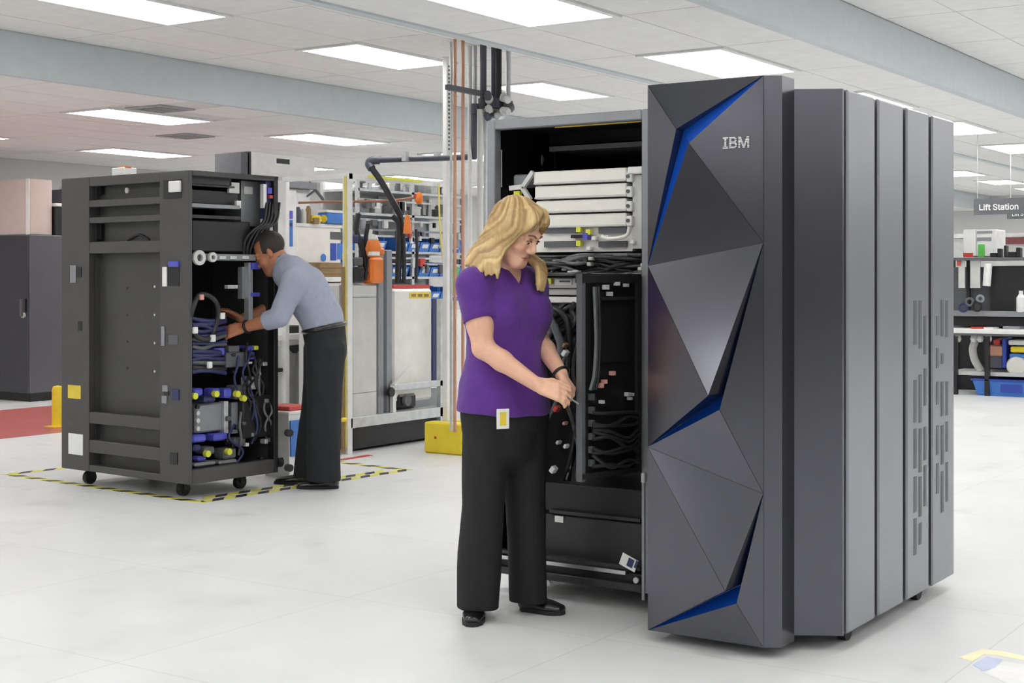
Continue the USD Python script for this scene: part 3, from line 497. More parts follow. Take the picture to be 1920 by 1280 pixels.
# ================================================================ people: signed-distance bodies, one surface each
def smin(a, b, k):
    h = np.maximum(k - np.abs(a - b), 0) / k; return np.minimum(a, b) - h * h * k * .25
class Field:
    def __init__(s): s.items = []
    def add(s, fn, lo, hi, k=.02, op='u'): s.items.append((fn, np.array(lo, float), np.array(hi, float), k, op)); return s
    def rc(s, a, b, ra, rb=None, k=.02, op='u'):
        a, b = np.array(a, float), np.array(b, float); rb = ra if rb is None else rb; ab = b - a; L = max(ab @ ab, 1e-12); m = max(ra, rb)
        def fn(P):
            t = np.clip((P - a) @ ab / L, 0, 1); return np.linalg.norm(P - a - t[:, None] * ab, axis=1) - (ra + (rb - ra) * t)
        return s.add(fn, np.minimum(a, b) - m, np.maximum(a, b) + m, k, op)
    def chain(s, pts, rs, k=.02, op='u'):
        for i in range(len(pts) - 1): s.rc(pts[i], pts[i + 1], rs[i], rs[i + 1], k, op)
        return s
    def ell(s, c, r, R=None, k=.02, op='u'):
        c, r = np.array(c, float), np.array(r, float); R = np.eye(3) if R is None else np.asarray(R)   # rows: axes
        def fn(P):
            q = (P - c) @ R.T; k0 = np.linalg.norm(q / r, axis=1); k1 = np.linalg.norm(q / r ** 2, axis=1); return k0 * (k0 - 1) / np.maximum(k1, 1e-6)
        return s.add(fn, c - r.max(), c + r.max(), k, op)
    def loft(s, secs, k=.03, op='u'):                          # sections: (centre, x axis, half width, half depth); elliptical, along the centres
        C = np.array([q[0] for q in secs], float); X = np.array([q[1] for q in secs], float); W = np.array([q[2] for q in secs]); D = np.array([q[3] for q in secs])
        def fn(P):
            best = np.full(len(P), 1e3)
            for i in range(len(C) - 1):
                ab = C[i + 1] - C[i]; L = np.linalg.norm(ab); z = ab / L; tt = (P - C[i]) @ z / L; t = np.clip(tt, 0, 1)
                w = W[i] + (W[i + 1] - W[i]) * t; d = D[i] + (D[i + 1] - D[i]) * t
                x = X[i][None] * (1 - t[:, None]) + X[i + 1][None] * t[:, None]; x = x - (x @ z)[:, None] * z; x /= np.linalg.norm(x, axis=1, keepdims=True)
                y = np.cross(np.broadcast_to(z, x.shape), x); q = P - C[i] - t[:, None] * ab; u, v = (q * x).sum(1), (q * y).sum(1); h = (tt - t) * L
                k0 = np.sqrt((u / w) ** 2 + (v / d) ** 2 + (h / np.minimum(w, d)) ** 2); best = np.minimum(best, (k0 - 1) * np.minimum(w, d))
            return best
        m = max(W.max(), D.max()); return s.add(fn, C.min(0) - m, C.max(0) + m, k, op)
    def sleeve(s, pts, rs, c, n, k=.03):                       # chain of cones cut clean at a plane
        pts = [np.array(p, float) for p in pts]; n = np.array(n) / np.linalg.norm(n)
        def fn(P):
            d = np.full(len(P), 1e3)
            for a, b, ra, rb in zip(pts, pts[1:], rs, rs[1:]):
                ab = b - a; t = np.clip((P - a) @ ab / (ab @ ab), 0, 1); d = np.minimum(d, np.linalg.norm(P - a - t[:, None] * ab, axis=1) - (ra + (rb - ra) * t))
            return np.maximum(d, (P - c) @ n)
        return s.add(fn, np.min(pts, 0) - max(rs), np.max(pts, 0) + max(rs), k)
    def cut(s, p, n):                                          # keeps the side the normal points away from
        p, n = np.array(p, float), np.array(n, float); n = n / np.linalg.norm(n)
        return s.add(lambda P: (P - p) @ n, [-1e3] * 3, [1e3] * 3, 0, 'i')
    def mesh(s, h, pad=.03):
        U = [i for i in s.items if i[4] == 'u']; lo = np.min([i[1] for i in U], 0) - pad; hi = np.max([i[2] for i in U], 0) + pad
        nb = 12; n = (np.ceil((hi - lo) / h / nb).astype(int) * nb) + 1; G = np.full(n, 1.0, np.float32)
        diag = h * nb * .9
        for bi in range(0, n[0] - 1, nb):
            for bj in range(0, n[1] - 1, nb):
                for bk in range(0, n[2] - 1, nb):
                    o = lo + h * np.array([bi, bj, bk]); e = o + h * nb
                    act = [i for i in s.items if (i[1] - i[3] - 2 * h < e).all() and (i[2] + i[3] + 2 * h > o).all()]
                    if not any(i[4] == 'u' for i in act): continue
                    def ev(P):
                        d = np.full(len(P), 1.0)
                        for fn, _, _, k, op in act:
                            v = fn(P)
                            if op == 'u': d = smin(d, v, k) if k else np.minimum(d, v)
                            elif op == 's': d = -smin(-d, v, k) if k else np.maximum(d, -v)
                            else: d = np.maximum(d, v)
                        return d
                    if abs(ev(((o + e) / 2)[None])[0]) > diag + .012: 
                        if ev(((o + e) / 2)[None])[0] < 0: G[bi:bi + nb + 1, bj:bj + nb + 1, bk:bk + nb + 1] = -.05
                        continue
                    ax = [o[a] + h * np.arange(nb + 1) for a in range(3)]; P = np.stack(np.meshgrid(*ax, indexing='ij'), -1).reshape(-1, 3)
                    G[bi:bi + nb + 1, bj:bj + nb + 1, bk:bk + nb + 1] = ev(P).reshape(nb + 1, nb + 1, nb + 1)
        ins = G < 0; c = [slice(None, -1), slice(1, None)]
        cnt = sum(ins[a, b, d].astype(np.int8) for a in c for b in c for d in c); act = (cnt > 0) & (cnt < 8); cell = np.argwhere(act); idx = np.full(act.shape, -1, np.int64); idx[act] = np.arange(len(cell))
        acc, num = np.zeros((len(cell), 3)), np.zeros(len(cell)); corner = [(a, b, d) for a in (0, 1) for b in (0, 1) for d in (0, 1)]
        for p in corner:
            for ax in range(3):
                if p[ax]: continue
                q = list(p); q[ax] = 1; v0 = G[tuple((cell + p).T)]; v1 = G[tuple((cell + q).T)]; m = (v0 < 0) != (v1 < 0); t = v0[m] / (v0[m] - v1[m])
                x = np.tile(np.array(p, float), (m.sum(), 1)); x[:, ax] += t; acc[m] += x; num[m] += 1
        V = lo + h * (cell + acc / np.maximum(num, 1)[:, None]); F = []
        for ax in range(3):
            a, b = [(1, 2), (2, 0), (0, 1)][ax]; A, Bn = [slice(None)] * 3, [slice(None)] * 3; A[ax], Bn[ax] = slice(None, -1), slice(1, None)
            x = np.argwhere(ins[tuple(A)] != ins[tuple(Bn)]); x = x[(x[:, a] > 0) & (x[:, b] > 0) & (x[:, a] < n[a] - 1) & (x[:, b] < n[b] - 1)]
            ea, eb = np.eye(3, dtype=int)[a], np.eye(3, dtype=int)[b]; q = np.stack([idx[tuple((x - u).T)] for u in (ea + eb, eb, 0 * ea, ea)], 1); flip = ~ins[tuple(x.T)]; q[flip] = q[flip][:, ::-1]; F.append(q)
        return V, np.vstack(F)
def fair(V, F, it=2):                                          # light Taubin smoothing of a quad mesh
    E = np.vstack([F[:, [0, 1]], F[:, [1, 2]], F[:, [2, 3]], F[:, [3, 0]]])
    from scipy.sparse import coo_matrix
    A = coo_matrix((np.ones(len(E)), (E[:, 0], E[:, 1])), (len(V),) * 2).tocsr(); A = ((A + A.T) > 0).astype(float); d = np.asarray(A.sum(1)).ravel()
    for _ in range(it):
        for l in (.5, -.52): V = V + l * (A @ V / d[:, None] - V)
    return V
def normals(V, F):
    n = np.zeros_like(V); c = np.cross(V[F[:, 2]] - V[F[:, 0]], V[F[:, 3]] - V[F[:, 1]])
    for k in range(4): np.add.at(n, F[:, k], c)
    return n / np.maximum(np.linalg.norm(n, axis=1, keepdims=True), 1e-12)
def folds(V, F, amp, scale, stretch=(1, 1, .35), seed=3): return V + normals(V, F) * ((meshkit.fbm(V * scale * np.array(stretch), 3, seed) - .5) * 2 * amp)[:, None]
RV, DV, ZV = np.array([_c, _s, 0]), np.array([-_s, _c, 0]), np.array([0, 0, 1.0])
def at(px, py, d): return np.array([0, 0, EYE]) + ray(px, py) * d

def fingers(s, wrist, palm_dir, back, side, size=1.0, curl=(.5, .6, .6, .7), spread=.12, thumb=(.5, .55)):
    """Palm and five fingers: palm_dir wrist to knuckles, back the back of the hand, side towards the thumb."""
    pd, bk, sd = (np.array(v, float) / np.linalg.norm(v) for v in (palm_dir, back, side)); z = size; k = .006
    base = wrist + pd * .012 * z
    for u in (-.03, -.01, .01, .03): s.rc(base + sd * u * .75 * z, base + pd * .072 * z + sd * u * z, .0125 * z, .0115 * z, .012)
    for i, (u, L) in enumerate(zip((.030, .010, -.010, -.029), (.070, .078, .072, .057))):
        d0 = pd + sd * (u * spread / .03); p = wrist + pd * .085 * z + sd * u * z; a = 0.0
        for j, (f, r) in enumerate(((.45, .0092), (.31, .0082), (.24, .0072))):
            a += curl[i] * (.8 if j == 0 else 1.0); d_ = d0 * math.cos(a) - bk * math.sin(a); d_ /= np.linalg.norm(d_); q = p + d_ * L * f * z; s.rc(p, q, r * z, (r - .0009) * z, k); p = q
    p = wrist + pd * .025 * z + sd * .026 * z; d_ = pd * math.cos(thumb[0]) + sd * math.sin(thumb[0]) - bk * .25
    for L, r in ((.035, .0125), (.032, .0102), (.026, .0088)):
        d_ /= np.linalg.norm(d_); q = p + d_ * L * z; s.rc(p, q, r * z, (r - .001) * z, .008); p = q; d_ = d_ + (pd * .6 - sd * thumb[1] - bk * .2) * .5
def head(s, H, X, Y, Z, z=1.0, female=True):
    """Cranium, face and ears; X to the person's right, Y forward, Z up; H between the ears."""
    R = np.array([X, Y, Z]); p = lambda x, y, zz: H + z * (x * X + y * Y + zz * Z); j = .92 if female else 1.0
    s.ell(p(0, -.012, .045), z * np.array([.073, .092, .083]), R, .03); s.ell(p(0, .03, -.035), z * np.array([.058 * j, .062, .075]), R, .03)
    s.rc(p(-.02 * j, .068, -.092), p(.02 * j, .068, -.092), .021 * z, k=.03); 
    for q in (-1, 1):
        s.rc(p(q * .05 * j, .005, -.045), p(q * .02 * j, .066, -.09), .019 * z, .017 * z, .03)
        s.ell(p(q * .038, .062, -.022), z * np.array([.026, .026, .024]), R, .02); s.rc(p(q * .014, .09, .033), p(q * .045, .076, .034), .010 * z, .009 * z, .018)
        s.ell(p(q * .031, .094, .012), z * np.array([.017, .013, .011]), R, .012, 's'); s.ell(p(q * .031, .078, .011), z * np.array([.0155, .0145, .0125]), R, .004)
        s.ell(p(q * .077, -.008, 0), z * np.array([.009, .018, .031]), R, .008); s.rc(p(q * .009, .098, -.028), p(q * .015, .092, -.027), .0085 * z, .007 * z, .006)
    s.rc(p(0, .086, .026), p(0, .106, -.018), .0085 * z, .0115 * z, .012); s.rc(p(0, .106, -.018), p(0, .099, -.028), .0115 * z, .008 * z, .008)
    s.rc(p(-.017, .087, -.056), p(.017, .087, -.056), .0068 * z, k=.007); s.rc(p(-.015, .086, -.067), p(.015, .086, -.067), .0072 * z, k=.007)
    s.rc(p(-.024, .090, -.0615), p(.024, .090, -.0615), .0022 * z, k=.006, op='s')
    return p
def face_tint(V, p0, X, Y, Z, z, lip, stubble=None):
    q = (V - p0) / z; x, y, w = q @ X, q @ Y, q @ Z; t = np.ones((len(V), 3)); f = y > .05
    lipm = np.clip(1 - np.hypot(x / .024, (w + .0615) / .0125), 0, 1) * f; t = t * (1 - np.minimum(lipm * 2.5, 1)[:, None] * (1 - np.array(lip)))
    for sx in (-1, 1): t = t * (1 - (np.clip(1 - np.hypot((x - sx * .042) / .032, (w + .025) / .028), 0, 1) * f * .22)[:, None] * np.array([.1, 1, 1]))
    if stubble: t = t * (1 - stubble * (np.clip((-.035 - w) * 30, 0, 1) * np.clip((w + .14) * 30, 0, 1) * (y > -.01))[:, None])
    return t
def eyes(par, p, R, z, iris, brow_m, white):
    for q in (-1, 1):
        c = p(q * .031, .0795, .0105); part(par, 'eye', B().add(trimesh.creation.icosphere(2, .0125 * z).apply_translation(c)), white, smooth=True, world=True)
        part(par, 'iris', B().add(trimesh.creation.icosphere(2, .0062 * z).apply_translation(p(q * .031, .0868, .006))), iris, smooth=True, world=True)
        part(par, 'eyelid', B().tube(curve([p(q * .0165, .091, .012), p(q * .031, .0945, .0175), p(q * .0455, .086, .012)], 5), .0028 * z, 6), brow_m, smooth=True, world=True)
        part(par, 'eyebrow', B().tube(curve([p(q * .012, .0985, .034), p(q * .03, .0965, .041), p(q * .05, .082, .035)], 5), np.array([.0035] * 5 + [.003] * 5 + [.0015]) * z, 6), brow_m, smooth=True, world=True)
def shoe(par, heel, toe, mat, z0=0.0, w=.045, h=.062):
    heel, toe = np.array([*heel[:2], z0]), np.array([*toe[:2], z0]); d = toe - heel; L = np.linalg.norm(d); d /= L; sd = np.array([-d[1], d[0], 0]); s = Field(); P = lambda f, zz, o=0: heel + d * f * L + ZV * zz + sd * o
    s.loft([(P(.10, .03), sd, w * .72, .03), (P(.32, .032), sd, w * .78, .032), (P(.66, .026), sd, w, .026), (P(.90, .02), sd, w * .72, .02)], .02); s.rc(P(.16, .05), P(.3, h), w * .72, w * .68, .03); s.cut(P(0, .013), (0, 0, -1)); s.cut(P(.2, .085), (0, 0, 1))
    V_, F_ = s.mesh(.004); u = part(par, 'shoe', (fair(V_, F_, 1), F_), mat, smooth=True, world=True)
    prof = [(f, w * g) for f, g in ((-.01, .35), (.06, .68), (.3, .74), (.5, .86), (.68, 1.0), (.86, .86), (.97, .5), (1.0, .18))]; poly = [heel + d * f * L + sd * g for f, g in prof] + [heel + d * f * L - sd * g for f, g in prof[::-1]]
    part(u, 'sole', B().prism([q[:2] for q in poly], z0, z0 + .016), m_rubber, world=True)

m_skin_w = M('skin_fair', s2l(234, 184, 156), .5, vary=.04, scale=40, tint=True, sss=.15); m_skin_m = M('skin_tan', s2l(186, 124, 90), .5, vary=.04, scale=40, tint=True, sss=.1)
m_purple = M('purple_knit', s2l(92, 44, 138), .85, vary=.07, scale=30, bump=.3, bscale=600, sheen=.15); m_trouser = M('black_twill', (.0085, .0085, .0095), .8, vary=.15, scale=20, bump=.2, bscale=800)
m_shirt = M('grey_blue_shirt', s2l(158, 164, 182), .8, vary=.04, scale=30, bump=.2, bscale=600); m_teal = M('dark_trousers', (.011, .0135, .016), .8, vary=.12, scale=20, bump=.2, bscale=800); m_leather = M('black_leather', (.012, .012, .012), .22, coat=.3)
m_blond = M('blond_hair', s2l(222, 192, 138), .4, vary=.12, scale=26, bump=.35, bscale=160, stretch=(3, 3, .35), tint=True); m_darkhair = M('dark_hair', s2l(46, 38, 36), .6, vary=.35, scale=60, bump=.6, bscale=350)
m_eyew = M('eye_white', (.75, .72, .70), .2); m_iris = M('iris_brown', (.03, .02, .012), .15); m_brow = M('brow_brown', s2l(120, 85, 60), .7); m_browd = M('brow_dark', s2l(40, 30, 26), .7)

# ---------------------------------------------------------------- the woman
W_ = thing('person', 'woman in purple top and black trousers standing with hands at the open cabinet', 'person', (*at(945, 1150, 5.6)[:2], 0))
a = math.radians(45); FW = RV * math.sin(a) - DV * math.cos(a); RW_ = np.cross(FW, ZV)           # forward; her right
cW = at(946, 700, 5.6)
def wt(z, px, f=0.0): q = at(px, 700, 5.6) + FW * f; q[2] = z; return q
def torso(s, g, lo=1.0):
    s.loft([(wt(.76, 946), RW_, (.19 + g) * lo, (.15 + g) * lo), (wt(.82, 946), RW_, (.198 + g) * lo, (.157 + g) * lo), (wt(.90, 946), RW_, (.19 + g) * lo, (.148 + g) * lo), (wt(1.02, 946), RW_, .165 + g, .132 + g), (wt(1.12, 946), RW_, .163 + g, .128 + g), (wt(1.21, 947, -.01), RW_, .168 + g, .118 + g), (wt(1.29, 945, -.015), RW_, .165 + g, .098 + g), (wt(1.345, 944, -.02), RW_, .12 + g, .07 + g)], .03)
    for q in (-1, 1): s.ell(wt(1.19, 947, .062) + RW_ * q * .073, np.array([.08, .078, .085]) + g, None, .05)
SR, ER, WR = at(889, 533, 5.46), at(906, 652, 5.43), at(1008, 722, 5.36); SL, EL, WL = at(996, 533, 5.72), at(1008, 632, 5.70), at(1052, 700, 5.45)
hb = math.radians(58); pit = math.radians(31); fh = RV * math.sin(hb) - DV * math.cos(hb); HX = np.cross(fh, ZV); HYv = fh * math.cos(pit) - ZV * math.sin(pit); HZ = ZV * math.cos(pit) + fh * math.sin(pit); HC = at(966, 437, 5.5); hz = .98
body = Field(); torso(body, -.014, .72)
body.chain([SR, (SR * 3 + ER * 5) / 8, ER], [.052, .049, .041], .02); body.chain([ER, ER * .65 + WR * .35, WR], [.041, .039, .026], .015)
body.chain([SL, EL], [.05, .038], .02); body.chain([EL, EL * .65 + WL * .35, WL], [.038, .037, .026], .015)
body.rc(wt(1.30, 945, -.02), SR, .05, .05, .04); body.rc(wt(1.30, 945, -.02), SL, .05, .05, .04)
body.rc(wt(1.31, 945, -.015), HC - HZ * .06 - HYv * .02, .056, .050, .03)
for hp, kn, an in ((at(914, 760, 5.55), at(906, 940, 5.55), at(893, 1120, 5.6)), (at(978, 760, 5.65), at(985, 940, 5.66), at(988, 1112, 5.7))): body.chain([hp, kn, an], [.07, .05, .036], .03)
pw = head(body, HC, HX, HYv, HZ, hz)
fingers(body, WR, at(1048, 735, 5.33) - WR, ZV * .55 - DV * .8, ZV * .8 + DV * .5, .96, (.35, .45, .5, .6))
fingers(body, WL, at(1072, 730, 5.40) - WL, RV * .75 + ZV * .6 - DV * .2, -DV * .9 - RV * .3 + ZV * .1, .94, (.6, .7, .75, .8))
V_, F_ = body.mesh(.0042); V_ = fair(V_, F_, 1); part(W_, 'body', (V_, F_), m_skin_w, smooth=True, world=True, color=face_tint(V_, HC, HX, HYv, HZ, hz, (.80, .52, .52)))
eyes(W_, pw, None, hz, m_iris, m_brow, m_eyew)
s = Field(); torso(s, .004)
cufR = SR * .44 + ER * .56; cufL = SL * .35 + EL * .65
s.sleeve([SR - ZV * .006, cufR, cufR + (ER - SR) * .4], [.066, .0635, .062], cufR, ER - SR + FW * .05, .028); s.sleeve([SL - ZV * .006, cufL, cufL + (EL - SL) * .4], [.062, .058, .056], cufL, EL - SL, .028); s.rc(wt(1.315, 945, -.02), SR + ZV * .004, .056, .056, .04); s.rc(wt(1.315, 945, -.02), SL + ZV * .004, .056, .056, .04)
nv = wt(1.292, 950, .11)                                        # point of the neckline
def vneck(P):
    q = P - nv; x, f, z = q @ RW_, q @ FW, q[:, 2]; return np.maximum.reduce([np.abs(x) - np.maximum(z, -.01) * .80, -z, -f - .11])
s.add(vneck, wt(1.25, 945) - .25, wt(1.5, 945) + .25, 0, 's'); s.rc(wt(1.345, 946, -.01), wt(1.46, 948, -.0), .066, .075, .012, 's')
tilt = np.array([0, 0, -1.0]) + FW * .0; s.cut(wt(.80, 946), tilt - RV * .06)
V_, F_ = s.mesh(.005); V_ = folds(fair(V_, F_, 2), F_, .011, 8, (1, 1, .6)); part(W_, 'purple_top', (V_, F_), m_purple, smooth=True, world=True)
s = Field(); s.loft([(wt(.70, 946), RW_, .155, .125), (wt(.80, 946), RW_, .186, .150), (wt(.90, 946), RW_, .176, .138)], .03)
s.loft([(at(916, 770, 5.55), RW_, .095, .105), (at(911, 850, 5.55), RW_, .088, .098), (at(905, 950, 5.55), RW_, .078, .088), (at(899, 1040, 5.57), RW_, .080, .092), (at(895, 1160, 5.585), RW_, .074, .088)], .025)
s.loft([(at(975, 770, 5.66), RW_, .095, .105), (at(981, 850, 5.66), RW_, .085, .094), (at(985, 950, 5.66), RW_, .074, .082), (at(988, 1040, 5.68), RW_, .071, .080), (at(991, 1160, 5.69), RW_, .066, .076)], .025)
s.cut((*at(895, 1137, 5.59)[:2], .045), (0, 0, -1)); s.cut(wt(.92, 946), (0, 0, 1)); V_, F_ = s.mesh(.0055); V_ = folds(fair(V_, F_, 2), F_, .009, 9, (1, 1, .3), 5); part(W_, 'trousers', (V_, F_), m_trouser, smooth=True, world=True)
shoe(W_, at(896, 1110, 5.74), at(884, 1178, 5.45), m_leather); shoe(W_, at(978, 1135, 5.74), at(1058, 1152, 5.655), m_leather)
# hair: cap, fringe swept from the parting, locks down to the shoulders
s = Field(); HRm = np.array([HX, HYv, HZ]); pr = pw
s.ell(pr(0, -.02, .048), hz * np.array([.088, .104, .096]), HRm, .02)
s.add(lambda P: np.maximum.reduce([-(((P - HC) @ HYv) / hz - .052 - .25 * np.clip(((P - HC) @ HZ) / hz, -.1, .02)), ((P - HC) @ HZ) / hz - .088 + 1.1 * np.abs(((P - HC) @ HX) / hz + .015)]), HC - .2, HC + .2, .008, 's')
s.add(lambda P: np.maximum(((P - HC) @ HZ) / hz + .02, -(((P - HC) @ HYv) / hz + .02)), HC - .2, HC + .2, .008, 's')
part_top = [-.018, .045, .134]
def lock(pts, rs): s.chain(curve([p if len(np.shape(p)) and np.shape(p)[0] == 3 else p for p in pts], 4), np.interp(np.linspace(0, 1, (len(pts) - 1) * 4 + 1), np.linspace(0, 1, len(rs)), rs), .010)
lr = random.Random(5)
for i in range(15):                                            # near side (her right): sweep back and down, in front of the shoulder
    t = i / 14; y0 = .062 - .15 * t; top = pr(.0 + .01 * t, y0, .126 - .05 * t * t); side = pr(.083, .052 - .125 * t, .045 + .02 * t); low = pr(.086 - .012 * t, .03 - .10 * t, -.05)
    e1 = at(934 - 50 * t + lr.uniform(-3, 3), 478 + lr.uniform(-4, 4), 5.40 + .12 * t); e2 = at(930 - 58 * t + lr.uniform(-5, 5), 516 - 20 * t + lr.uniform(-6, 6), 5.375 + .10 * t)
    lock([top, side, low, e1, e2], [.014, .016, .017, .014, .006])
for i in range(9):                                             # far side: behind the face, down over the collarbone
    t = i / 8; top = pr(-.03, .06 - .14 * t, .124 - .04 * t * t); side = pr(-.084, .045 - .11 * t, .04); low = pr(-.082, .02 - .09 * t, -.06)
    e1 = at(1006 + 12 * t + lr.uniform(-2, 2), 498 + lr.uniform(-4, 4), 5.56 + .03 * t); e2 = at(1011 + 10 * t + lr.uniform(-3, 3), 538 + lr.uniform(-8, 8), 5.54 + .03 * t)
    lock([top, side, low, e1, e2], [.014, .015, .014, .011, .004])
for i in range(5): t = i / 4; lock([pr(.012, .066 - .01 * i, .122), pr(.05, .080 - .012 * i, .092 + .004 * i), pr(.079, .060 - .012 * i, .045), pr(.085, .035 - .01 * i, -.015)], [.010, .012, .013, .012])
for i in range(4): lock([pr(-.03, .066 - .01 * i, .118), pr(-.058, .072 - .012 * i, .085), pr(-.080, .05 - .012 * i, .035), pr(-.084, .028 - .01 * i, -.03)], [.010, .012, .012, .010])
V_, F_ = s.mesh(.0038); V_ = fair(V_, F_, 1); q_ = V_ - HC; ang = np.arctan2(q_ @ HX + .02, q_ @ HYv + .12); hang = np.clip((.05 - q_ @ HZ) * 6, 0, 1)
lat_ = ang * (1 - .25 * hang) + hang * .25 * np.clip(q_ @ RV * 5, -1, 1); N_ = lambda f, sd: meshkit.noise(np.c_[lat_ * f, (q_ @ HZ) * 4 + .6 * lat_, np.zeros(len(V_))], sd)
st = .55 * N_(16, 1) + .45 * N_(38, 2); st = np.clip((st - .28) / .42, 0, 1)[:, None]; V_ = V_ + normals(V_, F_) * ((st - .5) * .004)
part(W_, 'hair', (V_, F_), m_blond, smooth=True, world=True, label='long blond hair parted at the front', color=np.array([.50, .42, .33]) * (1 - st) + np.array([1., 1., 1.]) * st)
bd = at(943, 785, 5.40); part(W_, 'badge', B().obox(bd, (.054, .003, .075), math.radians(YAW) + .5, .001), m_label, label='white identity badge at the hip', world=True)
part(W_, 'badge_print', B().obox(bd - DV * .003 + RV * .001, (.026, .002, .05), math.radians(YAW) + .5), m_yell2, world=True)
wd = (at(1072, 730, 5.40) - WL); wd /= np.linalg.norm(wd); wdx = np.cross(wd, ZV); wdx /= np.linalg.norm(wdx); wdy = np.cross(wd, wdx)
part(W_, 'bracelet', B().tube([WL - wd * .004 + (wdx * math.cos(q) + wdy * math.sin(q)) * .031 for q in np.linspace(0, 2 * math.pi, 25)], .0055, 8, cap=False), m_black, smooth=True, world=True, label='dark bracelet on the left wrist')
tl = solo('screwdriver', B().bar(at(1040, 741, 5.34), at(1062, 742, 5.34), .008, 10).bar(at(1062, 742, 5.34), at(1085, 757, 5.345), .0035, 8), m_mgrey, 'small grey tool held under her hands at the gate', 'tool')

# ---------------------------------------------------------------- the man
D0 = 9.0
MN = thing('person', 'man in grey shirt and dark trousers leaning into the open grey rack', 'person', (*at(600, 915, 9.05)[:2], 0))
mf, mr = -RV, DV                                               # faces left; his right is away from the camera
def mp(px, py, o=0.0): return at(px, py, D0 + o)
hip, mid, chest, nk = mp(610, 632), mp(600, 590), mp(572, 540), mp(532, 500)
body = Field(); body.loft([(mp(612, 645), mr, .11, .08), (hip, mr, .12, .09), (mid, mr, .15, .11), (chest, mr, .17, .125), (mp(546, 513), mr, .15, .10)], .04)
SN, EN, WN = mp(553, 528, -.20), mp(524, 594, -.22), mp(458, 614, -.12); SF, EF, WF = mp(543, 522, .19), mp(522, 572, .20), mp(452, 598, .10)
hp_ = math.radians(33); HYm = mf * math.cos(hp_) - ZV * math.sin(hp_); HZm = ZV * math.cos(hp_) + mf * math.sin(hp_); HXm = np.cross(HYm, HZm); HCm = mp(508, 476)
body.chain([SN, EN], [.06, .045], .03); body.chain([EN, EN * .65 + WN * .35, WN], [.046, .044, .030], .02); body.chain([SF, EF], [.06, .045], .03); body.chain([EF, EF * .65 + WF * .35, WF], [.045, .043, .030], .02)
body.rc(mp(546, 510), HCm - HZm * .06 - HYm * .025, .066, .060, .04)
for hj, kj, aj in ((mp(612, 650, -.09), mp(611, 770, -.08), mp(612, 888, .02)), (mp(602, 650, .09), mp(590, 770, .12), mp(566, 886, .22))): body.chain([hj, kj, aj], [.07, .055, .04], .03)
pm = head(body, HCm, HXm, HYm, HZm, 1.03, False)
fingers(body, WN, mp(430, 622, -.14) - WN, -DV * .8 + ZV * .6, ZV * .8 + DV * .5, 1.08, (.5, .6, .65, .7)); fingers(body, WF, mp(428, 586, .10) - WF, ZV * .8 + DV * .5, -DV * .8 + ZV * .5, 1.08, (.5, .6, .65, .7))
V_, F_ = body.mesh(.006); V_ = fair(V_, F_, 1); tm_ = face_tint(V_, HCm, HXm, HYm, HZm, 1.03, (.82, .6, .6), .3); part(MN, 'body', (V_, F_), m_skin_m, smooth=True, world=True, color=tm_)
eyes(MN, pm, None, 1.03, m_iris, m_browd, m_eyew)
s = Field(); s.loft([(mp(612, 634), mr, .160, .118), (mp(608, 618), mr, .170, .132), (mid, mr, .178, .14), (chest, mr, .188, .145), (mp(546, 513), mr, .165, .115)], .05)
cN, cF = EN * .62 + WN * .38, EF * .7 + WF * .3
s.sleeve([SN, EN, cN, WN], [.075, .063, .056, .05], cN, WN - EN, .03); s.sleeve([SF, EF, cF, WF], [.073, .061, .054, .05], cF, WF - EF, .03); s.rc(mp(550, 512), SN, .07, .07, .05); s.rc(mp(550, 512), SF, .07, .07, .05)
s.rc(mp(545, 511), mp(527, 494), .074, .072, .02); s.rc(mp(527, 496), mp(505, 472), .060, .060, .006, 's')
s.cut(mp(610, 617), -(ZV * .95 + mf * .25)); V_, F_ = s.mesh(.006); V_ = folds(fair(V_, F_, 2), F_, .016, 6.5, (1, 1, .7), 8); part(MN, 'shirt', (V_, F_), m_shirt, smooth=True, world=True)
s = Field(); s.loft([(mp(613, 660), mr, .17, .125), (mp(610, 640), mr, .172, .130), (mp(606, 608), mr, .172, .134)], .03)
s.loft([(mp(611, 655, -.085), mr, .092, .122), (mp(608, 720, -.085), mr, .088, .112), (mp(608, 780, -.07), mr, .082, .105), (mp(606, 850, -.02), mr, .08, .105), (mp(606, 920, .02), mr, .078, .105)], .02)
s.loft([(mp(604, 655, .085), mr, .092, .118), (mp(600, 720, .1), mr, .085, .105), (mp(592, 780, .12), mr, .078, .095), (mp(580, 850, .18), mr, .072, .085), (mp(574, 920, .22), mr, .07, .085)], .02)
s.cut((*mp(606, 900)[:2], .055), (0, 0, -1)); s.cut(mp(608, 611), ZV * .95 + mf * .2); V_, F_ = s.mesh(.006); V_ = folds(fair(V_, F_, 2), F_, .011, 9, (1, 1, .3), 11); part(MN, 'trousers', (V_, F_), m_teal, smooth=True, world=True)
shoe(MN, at(634, 910, 9.06), at(556, 914, 9.06), m_leather, w=.05, h=.07); shoe(MN, at(590, 905, 9.26), at(514, 905, 9.28), m_leather, w=.05, h=.07)
s = Field(); s.ell(pm(0, -.018, .05), 1.03 * np.array([.080, .097, .089]), np.array([HXm, HYm, HZm]), .01)
s.add(lambda P: np.maximum(-(((P - HCm) @ HYm) / 1.03 - .030 + .35 * np.clip(((P - HCm) @ HZm) - .04, -.1, .1)), ((P - HCm) @ HZm) - .105), HCm - .2, HCm + .2, .006, 's')
s.add(lambda P: np.maximum(((P - HCm) @ HZm) + .002 + .5 * np.clip(((P - HCm) @ HYm) * -1, -.05, .06) * 1.2, -1.0 + 0 * P[:, 0]), HCm - .2, HCm + .2, .006, 's')
V_, F_ = s.mesh(.005); part(MN, 'hair', (fair(V_, F_, 1), F_), m_darkhair, smooth=True, world=True, label='short dark hair')
